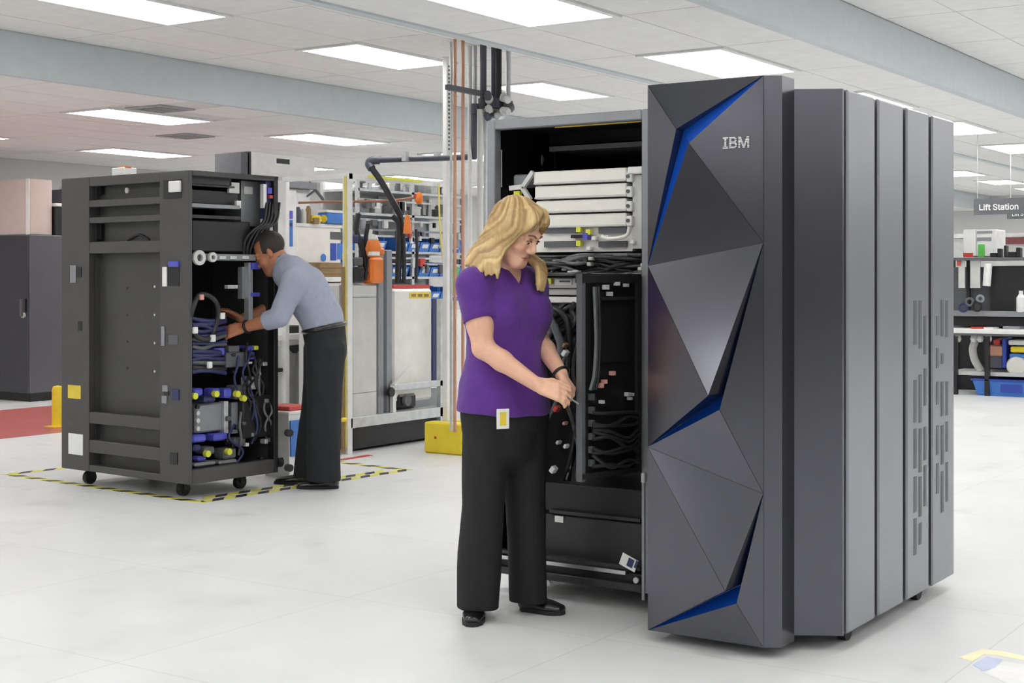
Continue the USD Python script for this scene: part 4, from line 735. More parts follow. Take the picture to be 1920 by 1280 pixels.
part(MN, 'belt', B().tube([mp(608, 614) + mr * .168 * math.cos(q) + (mf * .97 - ZV * .2) * .130 * math.sin(q) for q in np.linspace(0, 2 * math.pi, 33)], .017, 8, cap=False), m_leather, smooth=True, world=True)
for nm, w_, e_ in (('watch_strap', WN, EN),):
    t_ = (w_ - e_) / np.linalg.norm(w_ - e_); x_ = np.cross(t_, ZV); x_ /= np.linalg.norm(x_); y_ = np.cross(t_, x_); part(MN, nm, B().tube([w_ - t_ * .02 + (x_ * math.cos(q) + y_ * math.sin(q)) * .034 for q in np.linspace(0, 2 * math.pi, 21)], .009, 8, cap=False), m_black, smooth=True, world=True)
# ================================================================ the workshop beyond: middle of the picture
def bx(x0, y0, x1, y1, X, dep=.05, ch=0.0, b=None): return bxx(x0, y0, x1, y1, X, dep, ch, b)
LX = -7.05
pole_p = atz(838, 846); PX, PY = pole_p[0], pole_p[1]
bl = thing('yellow_block', 'bright yellow block at the foot of the white steel pole', 'floor block', (PX + .05, PY, 0))
part(bl, 'body', B().box((PX - .10, PY - .16, 0), (PX + .26, PY - .03, .235), .012).box((PX - .0, PY + .03, 0), (PX + .30, PY + .16, .235), .012), m_yellow, world=True); part(bl, 'cap', B().box((PX + .0, PY - .162, .11), (PX + .02, PY - .159, .13)), m_red, world=True)
sp = thing('steel_pole', 'white strut pole rising from the yellow block to the ceiling', 'pole', (PX, PY, 0))
part(sp, 'channel', B().box((PX - .022, PY - .028, 0), (PX + .022, PY + .022, HIGH), .004), m_white, world=True)
for k in range(22): part(sp, 'slot', B().box((PX + .0215, PY - .012, 2.3 + k * .03), (PX + .0235, PY + .006, 2.315 + k * .03)), m_dark, world=True)
def vpipe(name, px, y0, y1, d, r, mat, label, cat='pipe', group=None):
    p = at(px, y1, d); t = at(px, y0, d); z1 = HIGH - .0 if y0 < 90 else t[2]
    if y1 >= 560: p[2] = .235 if px < 875 else 0.0             # stands on the yellow block or the floor
    return solo(name, B().tube([(p[0], p[1], p[2]), (p[0], p[1], z1)], r, 12), mat, label, cat, group=group, smooth=50)
vpipe('copper_pipe', 853, 70, 640, 10.18, .011, m_copper, 'thin copper pipe dropping from the ceiling, next to the white pole'); vpipe('copper_pipe', 868, 74, 640, 10.20, .012, m_copper, 'second thin copper pipe from the white pole, hanging from the ceiling')
vpipe('grey_pipe', 846, 70, 560, 10.28, .010, m_galv, 'thin pale pipe squeezed between the white pole and the first copper pipe'); vpipe('grey_pipe', 881, 76, 640, 10.48, .016, m_white, 'white pipe right of the copper pipes, dropping from the ceiling')
vpipe('grey_pipe', 891, 80, 205, 10.48, .012, m_galv, 'short thin pale pipe above the dark pipe elbow'); vpipe('slate_pipe', 906, 82, 195, 10.38, .024, m_slate, 'thick slate blue pipe, leftmost of the dark pipes near the ceiling')
vpipe('slate_pipe', 926, 88, 195, 10.43, .020, m_slate, 'middle one of the dark pipes hanging from the ceiling'); vpipe('slate_pipe', 935, 90, 195, 10.38, .022, m_black, 'blackest of the dark pipes hanging from the ceiling'); vpipe('grey_pipe', 953, 92, 200, 10.48, .018, m_galv, 'pale pipe dropping from the ceiling behind the open cabinet, rightmost of all pipes')
vpipe('grey_pipe', 900, 205, 700, 10.33, .022, m_lgrey, 'fat pale grey pipe running down left of the open cabinet'); vpipe('grey_pipe', 911, 210, 700, 10.38, .018, m_galv, 'galvanised pipe running down along the edge of the open cabinet')
cb = solo('cross_bar', B().rbar(at(838, 163, 10.03), at(905, 176, 10.33), .035), m_dgrey, 'dark bracket bar tying the pipes to the white pole', 'bracket')
vm = thing('valve_cluster', 'cluster of grey valves and elbows joining the hanging pipes', 'valve', at(925, 205, 10.33))
for k in range(14):
    p = at(rng.uniform(898, 958), rng.uniform(186, 226), 10.33 + rng.uniform(-.08, .05)); part(vm, 'elbow', B().lathe([(0, 0), (.022, 0), (.028, .015), (.028, .04), (.018, .06), (0, .06)], p, (rng.uniform(-1, 1), rng.uniform(-1, 1), rng.uniform(-1, 1)), 12), rng.choice([m_slate, m_galv, m_lgrey, m_dgrey, m_white]), world=True)
for x, y in ((905, 195), (926, 195), (935, 195), (953, 200), (891, 205)): part(vm, 'joint', B().cyl(at(x, y + 8, 10.38), (0, 0, 1), .034, .07, 14), m_slate, world=True)
part(vm, 'pipe', B().tube(curve([at(905, 205, 10.38), at(925, 208, 10.40), at(955, 205, 10.48)], 5), .03, 10), m_lgrey, smooth=60, world=True)
sl = thing('slate_duct', 'long dark pipe dropping, running level and bending down to the lift', 'pipe', at(800, 298, 10.6))
part(sl, 'drop', B().tube([at(890, 212, 10.4), at(890, 294, 10.5)], .028, 12), m_slate, smooth=50, world=True); part(sl, 'run', B().tube([at(893, 294, 10.7), at(706, 300, 10.9)], .022, 12), m_slate, smooth=50, world=True)
part(sl, 'elbow', B().tube(curve([at(712, 300, 10.9), at(697, 301, 10.9), at(692, 307, 10.9), at(697, 316, 10.88)], 5), .032, 12), m_slate, smooth=50, world=True); part(sl, 'hose', B().tube(curve([at(696, 314, 10.88), at(716, 342, 10.85), at(742, 388, 10.8), at(752, 406, 10.8)], 5), .024, 12), m_black, smooth=50, world=True)
for x in (760, 820, 870): part(sl, 'clamp', B().box(*(lambda p: (p - .02, p + [.02, .02, .05]))(at(x, 297, 10.8))), m_galv, world=True)
# lift station
LS = thing('lift_station', 'light grey lift machine with dark mast on a galvanised frame table', 'lift', (LX, 8.9, 0))
q = lambda nm, m, mt, **k: part(LS, nm, m, mt, world=True, **k)
for x0, x1, y0, y1 in ((652, 661, 324, 855),): q('post', bx(x0, y0, x1, y1, LX, .05), m_white)
q('edge_tape', bx(648.5, 330, 651.8, 840, LX - .01, .02), m_ptape, label='pale yellow tape along the post')
q('edge_tape', bx(643.5, 500, 646.5, 850, LX - .02, .02), m_card, label='thin brown cord beside the post')
q('top_rail', B().rbar((LX - .02, atx(655, 325, LX)[1], 2.09), (LX - .02, atx(835, 325, LX)[1] + .1, 2.09), .04), m_white); q('top_rail', B().rbar((LX - .02, atx(655, 325, LX)[1], 2.09), (LX - .66, atx(655, 325, LX)[1], 2.09), .04), m_white)
q('top_tape', B().rbar((LX + .002, atx(690, 325, LX)[1], 2.10), (LX + .002, atx(790, 325, LX)[1], 2.10), .012, .02), m_lime)
q('post', bx(826, 560, 832, 826, LX, .04), m_galv); q('shelf_beam', B().box((LX - .04, atx(658, 790, LX)[1], .19), (LX, atx(836, 780, LX)[1], .27), .004), m_galv); q('shelf', B().box((LX - .66, atx(658, 790, LX)[1], .255), (LX - .04, atx(836, 780, LX)[1], .27)), m_galv)
q('shelf_beam', B().box((LX - .04, atx(740, 760, LX)[1], .44), (LX, atx(836, 780, LX)[1], .49), .004), m_galv)
q('post', B().box((LX - .66, atx(658, 790, LX)[1], 0), (LX - .81, atx(658, 790, LX)[1] + .04, 2.09)), m_white)
q('base_box', B().box((LX - .62, atx(674, 850, LX)[1], .02), (LX - .06, atx(846, 820, LX)[1], .185), .006), m_blackp, label='black base box under the frame table'); q('foot', B().box((LX - .56, atx(690, 850, LX)[1], 0), (LX - .2, atx(830, 850, LX)[1], .02)), m_black)
q('lime_cord', B().tube(curve([atx(x, y, LX + .03) for x, y in ((823, 345), (824, 400), (827, 450), (834, 520), (838, 600))], 5), .008, 7), m_ptape, smooth=60); q('yellow_clamp', bx(642, 783, 653, 791, LX + .02, .04, .01), m_yellow)
c1 = q('cabinet', bx(659, 531, 709, 788, LX - .03, .55, .02), m_lgrey, label='light grey machine cabinet'); q('cabinet_seam', bx(662, 556, 706, 558, LX - .0285, .004), m_mgrey); q('cabinet_seam', bx(662, 735, 706, 736.5, LX - .0285, .004), m_mgrey); q('cabinet_edge', bx(655, 534, 660, 788, LX - .05, .1), m_mgrey)
q('mast', bx(709, 468, 736, 776, LX - .06, .12, .008), m_mgrey, label='dark grey lifting mast'); q('mast_track', bx(720, 470, 725, 776, LX - .058, .01), m_slate)
c2 = q('cabinet', bx(737, 541, 811, 752, LX - .12, .5, .02), m_cream, label='cream machine cabinet with a yellow label'); q('yellow_label', bx(768, 548, 808, 559, LX - .117, .006), m_yell2)
for x in (772, 784, 796): q('label_print', bx(x, 551, x + 8, 556, LX - .1145, .003), m_card)
q('red_strip', bx(738, 534, 806, 540, LX - .14, .3), m_red); q('bracket', B().rbar(atx(735, 728, LX - .02), atx(768, 688, LX - .02), .03), m_white); q('bracket', bx(737, 720, 743, 775, LX - .02, .03), m_white)
q('motor', bx(748, 738, 782, 766, LX - .1, .3, .02), m_black); q('gear', B().cyl(atx(760, 750, LX - .09), (1, 0, 0), .045, .03, 16), m_dgrey); q('guard_plate', bx(744, 730, 832, 764, LX - .14, .02), m_mgrey); q('wheel', B().cyl(atx(730, 735, LX - .03), (1, 0, 0), .035, .03, 14), m_black)
q('gusset', bx(812, 560, 826, 720, LX - .3, .02), m_navy)
# orange hoist, black arms and hoses above the cabinets
OH = thing('orange_hoist', 'orange hoist head with black hoses above the grey machine cabinet', 'hoist', at(707, 490, 11.0))
w = lambda nm, m, mt, **k: part(OH, nm, m, mt, world=True, **k)
w('body', bx(698, 482, 722, 531, LX + .02, .12, .02), m_orange); w('head', B().lathe([(0, -.07), (.045, -.06), (.062, 0), (.045, .06), (0, .07)], at(700, 466, 10.95), (0, 0, 1), 16), m_orange, smooth=60); w('collar', B().lathe([(.03, 0), (.045, 0), (.045, .03), (.03, .03), (.03, 0)], at(701, 479, 10.93), (0, 0, 1), 16), m_label)
w('arm', bx(708, 463, 724, 480, LX + .0, .08, .02), m_orange); w('cap', B().lathe([(0, 0), (.035, 0), (.04, .03), (.028, .06), (0, .07)], at(700, 456, 10.95), (0, 0, 1), 14), m_lgrey)
for pts, r in (([(672, 400), (668, 430), (678, 470), (672, 525)], .022), ([(690, 420), (686, 450), (690, 490), (684, 525)], .018), ([(668, 440), (680, 455), (686, 500), (694, 515)], .016), ([(736, 405), (748, 420), (748, 470), (746, 530)], .024), ([(752, 405), (756, 440), (758, 500), (757, 530)], .016), ([(780, 430), (782, 470), (780, 530)], .012)): w('hose', B().tube(curve([at(x, y, 11.05) for x, y in pts], 5), r, 9), m_cable, smooth=60)
w('clamp', bx(664, 500, 684, 530, LX, .1, .01), m_black); w('clamp', bx(666, 482, 682, 498, LX, .1, .01), m_dgrey); w('nozzle', bx(664, 440, 674, 456, LX, .1, .01), m_navy)
cn = solo('orange_cone', B().lathe([(0, 0), (.034, 0), (.03, .06), (.018, .13), (0, .15)], at(764, 438, 11.0), (0, 0, 1), 16), m_orange, 'small orange cone tool hanging beside the black hose', 'tool', smooth=50)
gt = thing('orange_gun', 'small orange air tool hanging on the cord under the top rail', 'tool', at(785, 374, 11.2))
part(gt, 'body', B().lathe([(0, 0), (.02, 0), (.034, .02), (.028, .06), (.014, .09), (0, .09)], at(786, 382, 11.2), (0, 0, 1), 14), m_orange, smooth=50, world=True); part(gt, 'handle', B().rbar(at(776, 366, 11.2), at(790, 372, 11.2), .03), m_red, world=True)
solo('air_cord', B().tube(curve([at(560, 380, 11.6), at(640, 378, 11.4), at(720, 377, 11.2), at(780, 370, 11.2)], 6), .009, 8), m_rust, 'rust red air line strung level behind the lift', 'air hose', smooth=60)
solo('green_sheet', bx(835, 499, 860, 553, PX - .0225, .004), m_green, 'bright green sheet hanging at the pole beside the purple top', 'sheet')
solo('partition', B().box((-7.64, atx(850, 600, -7.6)[1], 0), (-7.6, atx(900, 600, -7.6)[1], atx(875, 580, -7.6)[2]), .004), m_white, 'white partition standing behind the pole and the woman', 'partition')
# tall shelves with blue bins
SX = -9.25
SR_ = thing('bin_rack', 'tall galvanised shelf rack holding rows of blue bins', 'shelf rack', (SX - .3, 11.8, 0))
ya, yb = atx(672, 500, SX)[1], atx(868, 500, SX)[1]; levels = [.30, .56, .82, 1.08, 1.34, 1.60, 1.98, 2.22]
for y in (ya, (ya + yb) / 2, yb): 
    for x in (SX, SX - .45): part(SR_, 'upright', B().box((x - .03, y - .02, 0), (x, y + .02, 2.3)), m_galv, world=True)
for z in levels: part(SR_, 'shelf', B().box((SX - .48, ya, z - .025), (SX, yb, z)), m_galv, world=True)
part(SR_, 'back_sheet', B().box((SX - .50, ya, .05), (SX - .485, yb, 2.3)), m_lgrey, world=True)
for zz in (1.46, 1.52, 1.74, 1.80, 1.90, 2.10):
    part(SR_, 'tool_rail', B().box((SX + .005, ya, zz), (SX + .02, yb, zz + .02)), rng.choice([m_galv, m_mgrey, m_lgrey]), world=True)
    for k in range(9):
        yy = rng.uniform(ya, yb - .1); hh = rng.uniform(.03, .10); part(SR_, 'hung_part', B().box((SX + .02, yy, zz - hh), (SX + .05, yy + rng.uniform(.025, .09), zz + .01), .004), rng.choice([m_dgrey, m_black, m_mgrey, m_lgrey, m_slate, m_white, m_galv, m_slate, m_red]), world=True)
binp = None; word = ['lowest', 'second lowest', 'third', 'fourth', 'fifth', 'sixth']
nb = 9
for li, z in enumerate(levels[:6]):
    for k in range(nb):
        if rng.random() < .10: continue
        y = ya + .06 + (yb - ya - .12) * (k + .5) / nb; lab = f'blue bin, {ordn[k]} from left, {word[li]} shelf of the rack behind the lift'
        if binp is None:
            binp = thing('blue_bin', lab, 'bin', (SX - .01, y, z), group='blue bins on the tall rack'); wd_ = (yb - ya - .12) / nb * .45
            b = B().box((-.36, -wd_, 0), (0, wd_, .012)).box((-.36, -wd_, 0), (-.345, wd_, .16)).box((-.36, -wd_, 0), (0, -wd_ + .008, .15)).box((-.36, wd_ - .008, 0), (0, wd_, .15)); part(binp, 'tub', b, m_bin); part(binp, 'front', B().hull([(-.008, -wd_, 0), (-.008, wd_, 0), (.03, -wd_, .10), (.03, wd_, .10), (.0, -wd_, 0), (.0, wd_, 0), (.038, -wd_, .10), (.038, wd_, .10)]), m_bin); part(binp, 'label', B().hull([(.016, -wd_ * .6, .04), (.016, wd_ * .6, .04), (.034, -wd_ * .6, .08), (.034, wd_ * .6, .08), (.02, -wd_ * .6, .04), (.02, wd_ * .6, .04), (.038, -wd_ * .6, .08), (.038, wd_ * .6, .08)]), m_label)
        else: copy(binp, (SX - .01, y, z), label=lab)
# odds and ends on the two top shelves
names = [('machine_part', 'grey cast machine part', m_mgrey), ('parts_box', 'pale parts box', m_lgrey), ('spool', 'dark spool', m_dgrey), ('steel_fitting', 'bright steel fitting', m_steel)]
k = 0; place = ordn + ['eleventh', 'twelfth', 'thirteenth', 'fourteenth', 'fifteenth', 'sixteenth', 'seventeenth', 'eighteenth']
for li, z in ((6, 1.98), (7, 2.22), (5, 1.60)):
    y = ya + .1; kk = 0
    while y < yb - .15 and li != 5:
        nm, lb_, mt = names[k % 4]; w_ = rng.uniform(.08, .14); h_ = rng.uniform(.07, .16)
        if nm == 'spool': mm = B().lathe([(0, 0), (.06, 0), (.06, .015), (.03, .02), (.03, h_ * .8), (.06, h_ * .8 + .005), (.06, h_ * .8 + .02), (0, h_ * .8 + .02)], (SX - .12, y + w_ / 2, z), (0, 0, 1), 16)
        elif nm == 'machine_part': mm = B().box((SX - .2, y, z), (SX - .05, y + w_, z + h_ * .6), .01).cyl((SX - .12, y + w_ / 2, z + h_ * .6), (0, 0, 1), w_ * .3, h_ * .4, 14)
        elif nm == 'steel_fitting': mm = B().cyl((SX - .12, y + w_ / 2, z), (0, 0, 1), w_ * .4, h_ * .5, 14).cyl((SX - .12, y + w_ / 2, z + h_ * .5), (0, 0, 1), w_ * .25, h_ * .5, 14)
        else: mm = B().box((SX - .25, y, z), (SX - .03, y + w_, z + h_), .006).box((SX - .256, y - .004, z + h_ * .8), (SX - .024, y + w_ + .004, z + h_ + .006), .004)
        solo(nm, mm, mt, f'{lb_} on the {"top" if li == 7 else "second"} shelf of the bin rack, {place[kk]} from the left', 'machine part' if k % 4 != 1 else 'box', group='odds and ends on the rack top'); y += w_ + rng.uniform(.03, .09); k += 1; kk += 1
# white board with blue lettering strip, pinned papers, shelf, behind the man
BX = -8.35
bd_ = thing('sign_board', 'tall white sign with a blue vertical lettering strip behind the man', 'sign', (BX, atx(540, 500, BX)[1], 0))
part(bd_, 'board', B().box((BX - .03, atx(520, 500, BX)[1], 0), (BX, atx(556, 500, BX)[1], atx(538, 356, BX)[2]), .004), m_white, world=True); part(bd_, 'lettering', bx(540, 395, 549, 410, BX + .003, .004), m_violet, world=True); part(bd_, 'lettering', bx(540, 412, 549, 462, BX + .003, .004), m_bin, world=True); part(bd_, 'lettering', bx(526, 400, 530, 460, BX + .003, .004), m_lgrey, world=True); part(bd_, 'strip', bx(541, 418, 548, 424, BX + .006, .003), m_navy, world=True)
pb = thing('pin_board', 'cream notice board with pinned labels behind the man', 'notice board', (BX - .08, atx(600, 500, BX)[1], 0))
part(pb, 'board', B().box((BX - .12, atx(556, 500, BX)[1], 0), (BX - .08, atx(652, 500, BX)[1], atx(600, 424, BX)[2]), .004), m_cream, world=True)
for nm, (x0, y0, x1, y1), mt, lb_ in (('paper', (620, 435, 642, 449), m_dgrey, 'dark printed label'), ('paper', (620, 456, 631, 488), m_bluep, 'blue label'), ('paper', (633, 456, 643, 486), m_bin, 'bright blue label')): part(pb, nm, bx(x0, y0, x1, y1, BX - .075, .005), mt, label=lb_, world=True)
part(pb, 'round_label', B().cyl(atx(606, 483, BX - .08), (1, 0, 0), .034, .005, 20), m_bin, label='round blue label', world=True); part(pb, 'yellow_tag', bx(642, 474, 648, 488, BX - .07, .005), m_yellow, world=True); part(pb, 'yellow_tag', bx(641, 503, 648, 517, BX - .07, .005), m_yellow, world=True); part(pb, 'top_edge', bx(556, 420, 652, 426, BX - .07, .06), m_white, world=True)
bk = thing('wall_shelf', 'small white shelf on the notice board', 'shelf', atx(622, 524, BX)); part(bk, 'board', bx(598, 520, 654, 526, BX + .14, .22), m_white, world=True); part(bk, 'bracket', B().hull([atx(612, 528, BX), atx(624, 528, BX), atx(618, 552, BX), atx(612, 528, BX) + [.1, 0, 0], atx(624, 528, BX) + [.1, 0, 0]]), m_black, world=True)
cbx = thing('brown_crate', 'brown wooden crate on the small white shelf', 'crate', atx(620, 518, BX + .1)); part(cbx, 'body', bx(601, 492, 641, 519, BX + .1, .16, .006), m_card, world=True); part(cbx, 'slat', bx(600, 496, 642, 502, BX + .105, .01), m_card, world=True); part(cbx, 'slat', bx(600, 508, 642, 513, BX + .105, .01), m_card, world=True)
tb_ = thing('yellow_tool', 'yellow power tool lying on top of the notice board', 'power tool', atx(600, 415, BX)); part(tb_, 'body', bx(588, 403, 606, 419, BX - .05, .08, .02), m_yellow, world=True); part(tb_, 'grip', bx(590, 408, 600, 420, BX - .03, .03, .008), m_card, world=True); part(tb_, 'motor', B().cyl(atx(607, 410, BX - .08), (0, 1, 0), .035, .06, 14), m_yellow, world=True)
bb = thing('blue_tub', 'blue tub with white rim on top of the notice board', 'tub', atx(628, 415, BX)); part(bb, 'tub', bx(614, 398, 645, 419, BX - .04, .12, .01), m_bin, world=True); part(bb, 'rim', bx(613, 394, 646, 399, BX - .035, .13, .004), m_white, world=True)
for nm, x0, x1, y0, mt, lb_ in (('canister', 558, 566, 388, m_slate, 'slate canister, leftmost on the notice board top'), ('canister', 568, 576, 392, m_lgrey, 'pale canister left of the yellow tool'), ('canister', 578, 585, 386, m_card, 'brown canister touching the yellow tool')):
    p0, p1 = atx(x0, 420, BX - .08), atx(x1, y0, BX - .08); r_ = (p1[1] - p0[1]) / 2; solo(nm, B().lathe([(0, 0), (r_, 0), (r_, (p1[2] - p0[2]) * .8), (r_ * .5, p1[2] - p0[2]), (0, p1[2] - p0[2])], (BX - .1, p0[1] + r_, p0[2]), (0, 0, 1), 14), mt, lb_, 'canister', smooth=40)
CY0 = atx(440, 340, -8.95)[1]
bm = thing('overhead_cabinet', 'tall grey cabinet row behind the rack, white unit on top', 'cabinet', (-9.0, 9.2, 0))
part(bm, 'body', B().box((-9.5, CY0, 0), (-8.95, 9.98, 2.14), .008), m_lgrey, world=True); part(bm, 'cornice', B().box((-9.52, CY0 - .03, 2.14), (-8.88, 10.0, 2.20), .004), m_mgrey, world=True)
for k in range(3): part(bm, 'door', B().box((-8.95, CY0 + .02 + k * (9.96 - CY0) / 3, .1), (-8.93, CY0 + (k + 1) * (9.96 - CY0) / 3, 2.1), .004), m_white, world=True)
AX = -9.0
wu = thing('white_unit', 'white box unit with dark end and black slot on the grey cabinet', 'equipment box', atx(490, 332, AX))
z_ = 2.20; ua, ub = atx(448, 310, AX)[1], atx(583, 310, AX)[1]; um = atx(464, 310, AX)[1]; zt_ = atx(520, 290, AX)[2]
part(wu, 'body', B().box((AX - .36, um, z_), (AX + .05, ub, zt_), .006), m_white, world=True); part(wu, 'end', B().box((AX - .30, ua, z_ + .03), (AX + .03, um - .02, zt_ - .01), .006), m_dgrey, label='dark end of the unit', world=True); part(wu, 'end_base', B().box((AX - .30, ua, z_), (AX + .03, um - .02, z_ + .03)), m_lgrey, world=True); part(wu, 'gasket', B().box((AX - .30, um - .02, z_), (AX + .04, um, zt_)), m_black, world=True)
part(wu, 'slot', bx(519, 298, 543, 307, AX + .053, .006), m_black, world=True)
solo('boom_arm', B().tube([atx(580, 342, -8.925), atx(606, 374, -8.925)], .014, 8).tube([atx(592, 356, -8.925), atx(576, 368, -8.925)], .010, 8), m_dgrey, 'thin dark boom arm against the pale cabinet above the board', 'boom arm')
# table behind the man and the bin below it
TBX = -7.75
wt_ = thing('work_table', 'small white work table with a black bracket behind the man', 'table', (TBX - .3, atx(545, 640, TBX)[1], 0))
zt2 = atx(545, 626, TBX)[2]; y0_, y1_ = atx(512, 640, TBX)[1], atx(578, 640, TBX)[1]
part(wt_, 'top', B().box((TBX - .6, y0_, zt2 - .05), (TBX, y1_, zt2), .006), m_white, world=True); part(wt_, 'apron', B().box((TBX - .58, y0_ + .03, zt2 - .09), (TBX - .02, y1_ - .02, zt2 - .05)), m_cream, world=True)
for y in (y0_ + .02, y1_ - .07):
    for x in (TBX - .58, TBX - .07): part(wt_, 'leg', B().box((x, y, 0), (x + .05, y + .05, zt2 - .05)), m_galv, world=True)
part(wt_, 'bracket', B().hull([atx(542, 648, TBX), atx(572, 645, TBX), atx(556, 662, TBX), atx(542, 648, TBX) - [.04, 0, 0], atx(572, 645, TBX) - [.04, 0, 0], atx(556, 662, TBX) - [.04, 0, 0]]), m_black, world=True); part(wt_, 'panel', bx(527, 655, 572, 772, TBX - .1, .03), m_lgrey, world=True); part(wt_, 'rod', bx(519, 690, 530, 697, TBX + .01, .03), m_black, world=True)
solo('black_tray', bx(534, 610, 566, 626, TBX - .1, .3, .008), m_black, 'black tray on the white work table', 'tray')
wb = thing('waste_bin', 'white bin with blue front panel below the work table', 'bin', atz(541, 890))
wx, wy = atz(541, 890)[:2]; H_ = .42
part(wb, 'body', B().hull([(wx + .10, wy - .1, 0), (wx + .10, wy + .08, 0), (wx - .12, wy - .1, 0), (wx - .12, wy + .08, 0), (wx + .12, wy - .13, H_), (wx + .12, wy + .11, H_), (wx - .15, wy - .13, H_), (wx - .15, wy + .11, H_)]), m_white, world=True); part(wb, 'front', B().hull([(wx + .106, wy - .10, .14), (wx + .106, wy + .02, .14), (wx + .118, wy - .12, .38), (wx + .118, wy + .03, .38), (wx + .116, wy - .10, .14), (wx + .116, wy + .02, .14), (wx + .128, wy - .12, .38), (wx + .128, wy + .03, .38)]), m_bin, world=True)
part(wb, 'rim', B().box((wx - .16, wy - .14, H_), (wx + .13, wy + .12, H_ + .02), .004), m_label, world=True); part(wb, 'handle', B().box((wx + .12, wy - .04, .33), (wx + .145, wy + .1, .36), .008), m_galv, world=True)
for z in (.07, .30): part(wb, 'knob', B().cyl((wx + .1, wy - .12, z), (1, -.3, 0), .025, .04, 12), m_black, world=True)
solo('red_tray', B().box((wx - .12, wy - .10, H_ + .02), (wx + .1, wy + .10, H_ + .05), .006), m_red, 'flat red tray on the rim of the white bin', 'tray')
solo('red_floor_strip', B().box((*atz(632, 862)[:2], 0), (*(atz(692, 855)[:2] + [.0, .04]), .004)), m_red, 'short red strip on the floor at the foot of the lift frame', 'floor strip')
# ================================================================ left background
cc = atz(53, 754); cx_, cy_ = cc[0], cc[1]
wa = atx(115, 600, cx_)[1]; lw = aty(-40, 600, cy_)[0]
m_cabside = M('dark_cabinet_side', (.115, .115, .13), .4, .2, vary=.04, scale=2)
cab = thing('dark_cabinet', 'tall dark grey metal cabinet with a lock at the far left', 'cabinet', (cx_ - .6, cy_ + .4, 0))
zt = aty(30, 440, cy_)[2]
part(cab, 'body', B().box((lw, cy_ + .02, .09), (cx_, wa + .5, zt), .01), m_cabside, world=True); part(cab, 'base', B().box((lw + .03, cy_ + .05, 0), (cx_ - .03, wa + .45, .09)), m_black, world=True)
part(cab, 'door', B().box((lw, cy_, .10), (cx_ - .012, cy_ + .02, zt - .01), .005), m_char, world=True); lk = part(cab, 'lock', B().cyl(aty(45, 591, cy_), (0, -1, 0), .03, .02, 14), m_lgrey, world=True); part(lk, 'handle', B().box(aty(45, 591, cy_) + [-.012, -.05, -.012], aty(45, 560, cy_) + [.012, -.02, 0], .004), m_dgrey, world=True)
pn = thing('beige_partition', 'beige partition block on top of the dark cabinet at the left edge', 'partition', (cx_ - .6, cy_ + .2, zt))
part(pn, 'panel', B().box((lw, cy_ + .05, zt), (aty(55, 400, cy_ + .05)[0], cy_ + .35, aty(30, 336, cy_ + .05)[2]), .008), m_pink, world=True); part(pn, 'edge', B().box((aty(50, 400, cy_ + .05)[0], cy_ + .04, zt), (aty(55, 400, cy_ + .05)[0] + .004, cy_ + .052, aty(30, 336, cy_ + .05)[2])), m_cream, world=True)
x1_ = cx_ - .01
bc = thing('black_crate', 'black crate on the dark cabinet beside the beige partition', 'crate', (x1_, cy_ + .9, zt)); ya_, yb_ = atx(58, 410, x1_)[1] + .3, atx(116, 410, x1_)[1]
part(bc, 'body', B().box((x1_ - .5, cy_ + .36, zt), (x1_, wa + .4, atx(90, 386, x1_)[2]), .006), m_blackp, world=True); part(bc, 'lid', B().box((x1_ - .51, cy_ + .36, atx(90, 386, x1_)[2]), (x1_ + .01, wa + .41, atx(90, 380, x1_)[2]), .004), m_white, world=True)
gs = thing('grey_machine', 'pale grey machine on the white lid of the black crate', 'machine', (x1_, wa, atx(90, 380, x1_)[2])); z0_ = atx(90, 380, x1_)[2]
part(gs, 'body', B().box((x1_ - .4, cy_ + .5, z0_), (x1_ - .05, wa + .3, z0_ + .16), .01), m_slate, world=True); part(gs, 'hood', B().box((x1_ - .42, cy_ + .75, z0_ + .16), (x1_ - .02, wa + .35, z0_ + .21), .01), m_white, world=True); part(gs, 'column', B().box((x1_ - .06, cy_ + .62, z0_), (x1_ - .02, cy_ + .68, z0_ + .15)), m_lgrey, world=True)
yp = atz(108, 800); yg = thing('yellow_guard', 'yellow guard post standing beside the red floor band', 'guard post', (yp[0], yp[1], 0)); part(yg, 'post', B().lathe([(0, 0), (.05, 0), (.05, .33), (.04, .36), (0, .37)], yp, (0, 0, 1), 16), m_yellow, smooth=40, world=True); part(yg, 'foot', B().box((yp[0] - .08, yp[1] - .08, 0), (yp[0] + .08, yp[1] + .08, .01)), m_yellow, world=True)
tp = rl((0, 0, 0)); 
bxp = thing('small_box', 'small white and orange box on top of the open rack', 'box', (0, 0, 0)); bq = _hit(233, 325, 1, .25); base[bxp] = (np.zeros(3), 0.0)
bw = np.array([bq[0] * ca - bq[1] * sa - 6.336, bq[0] * sa + bq[1] * ca + 6.0, RT]); part(bxp, 'body', B().obox(bw + [0, 0, .035], (.13, .1, .07), -.07, .004), m_label, world=True); part(bxp, 'flap', B().obox(bw + [.03, -.02, .074], (.07, .05, .008), -.07), m_orange, world=True)
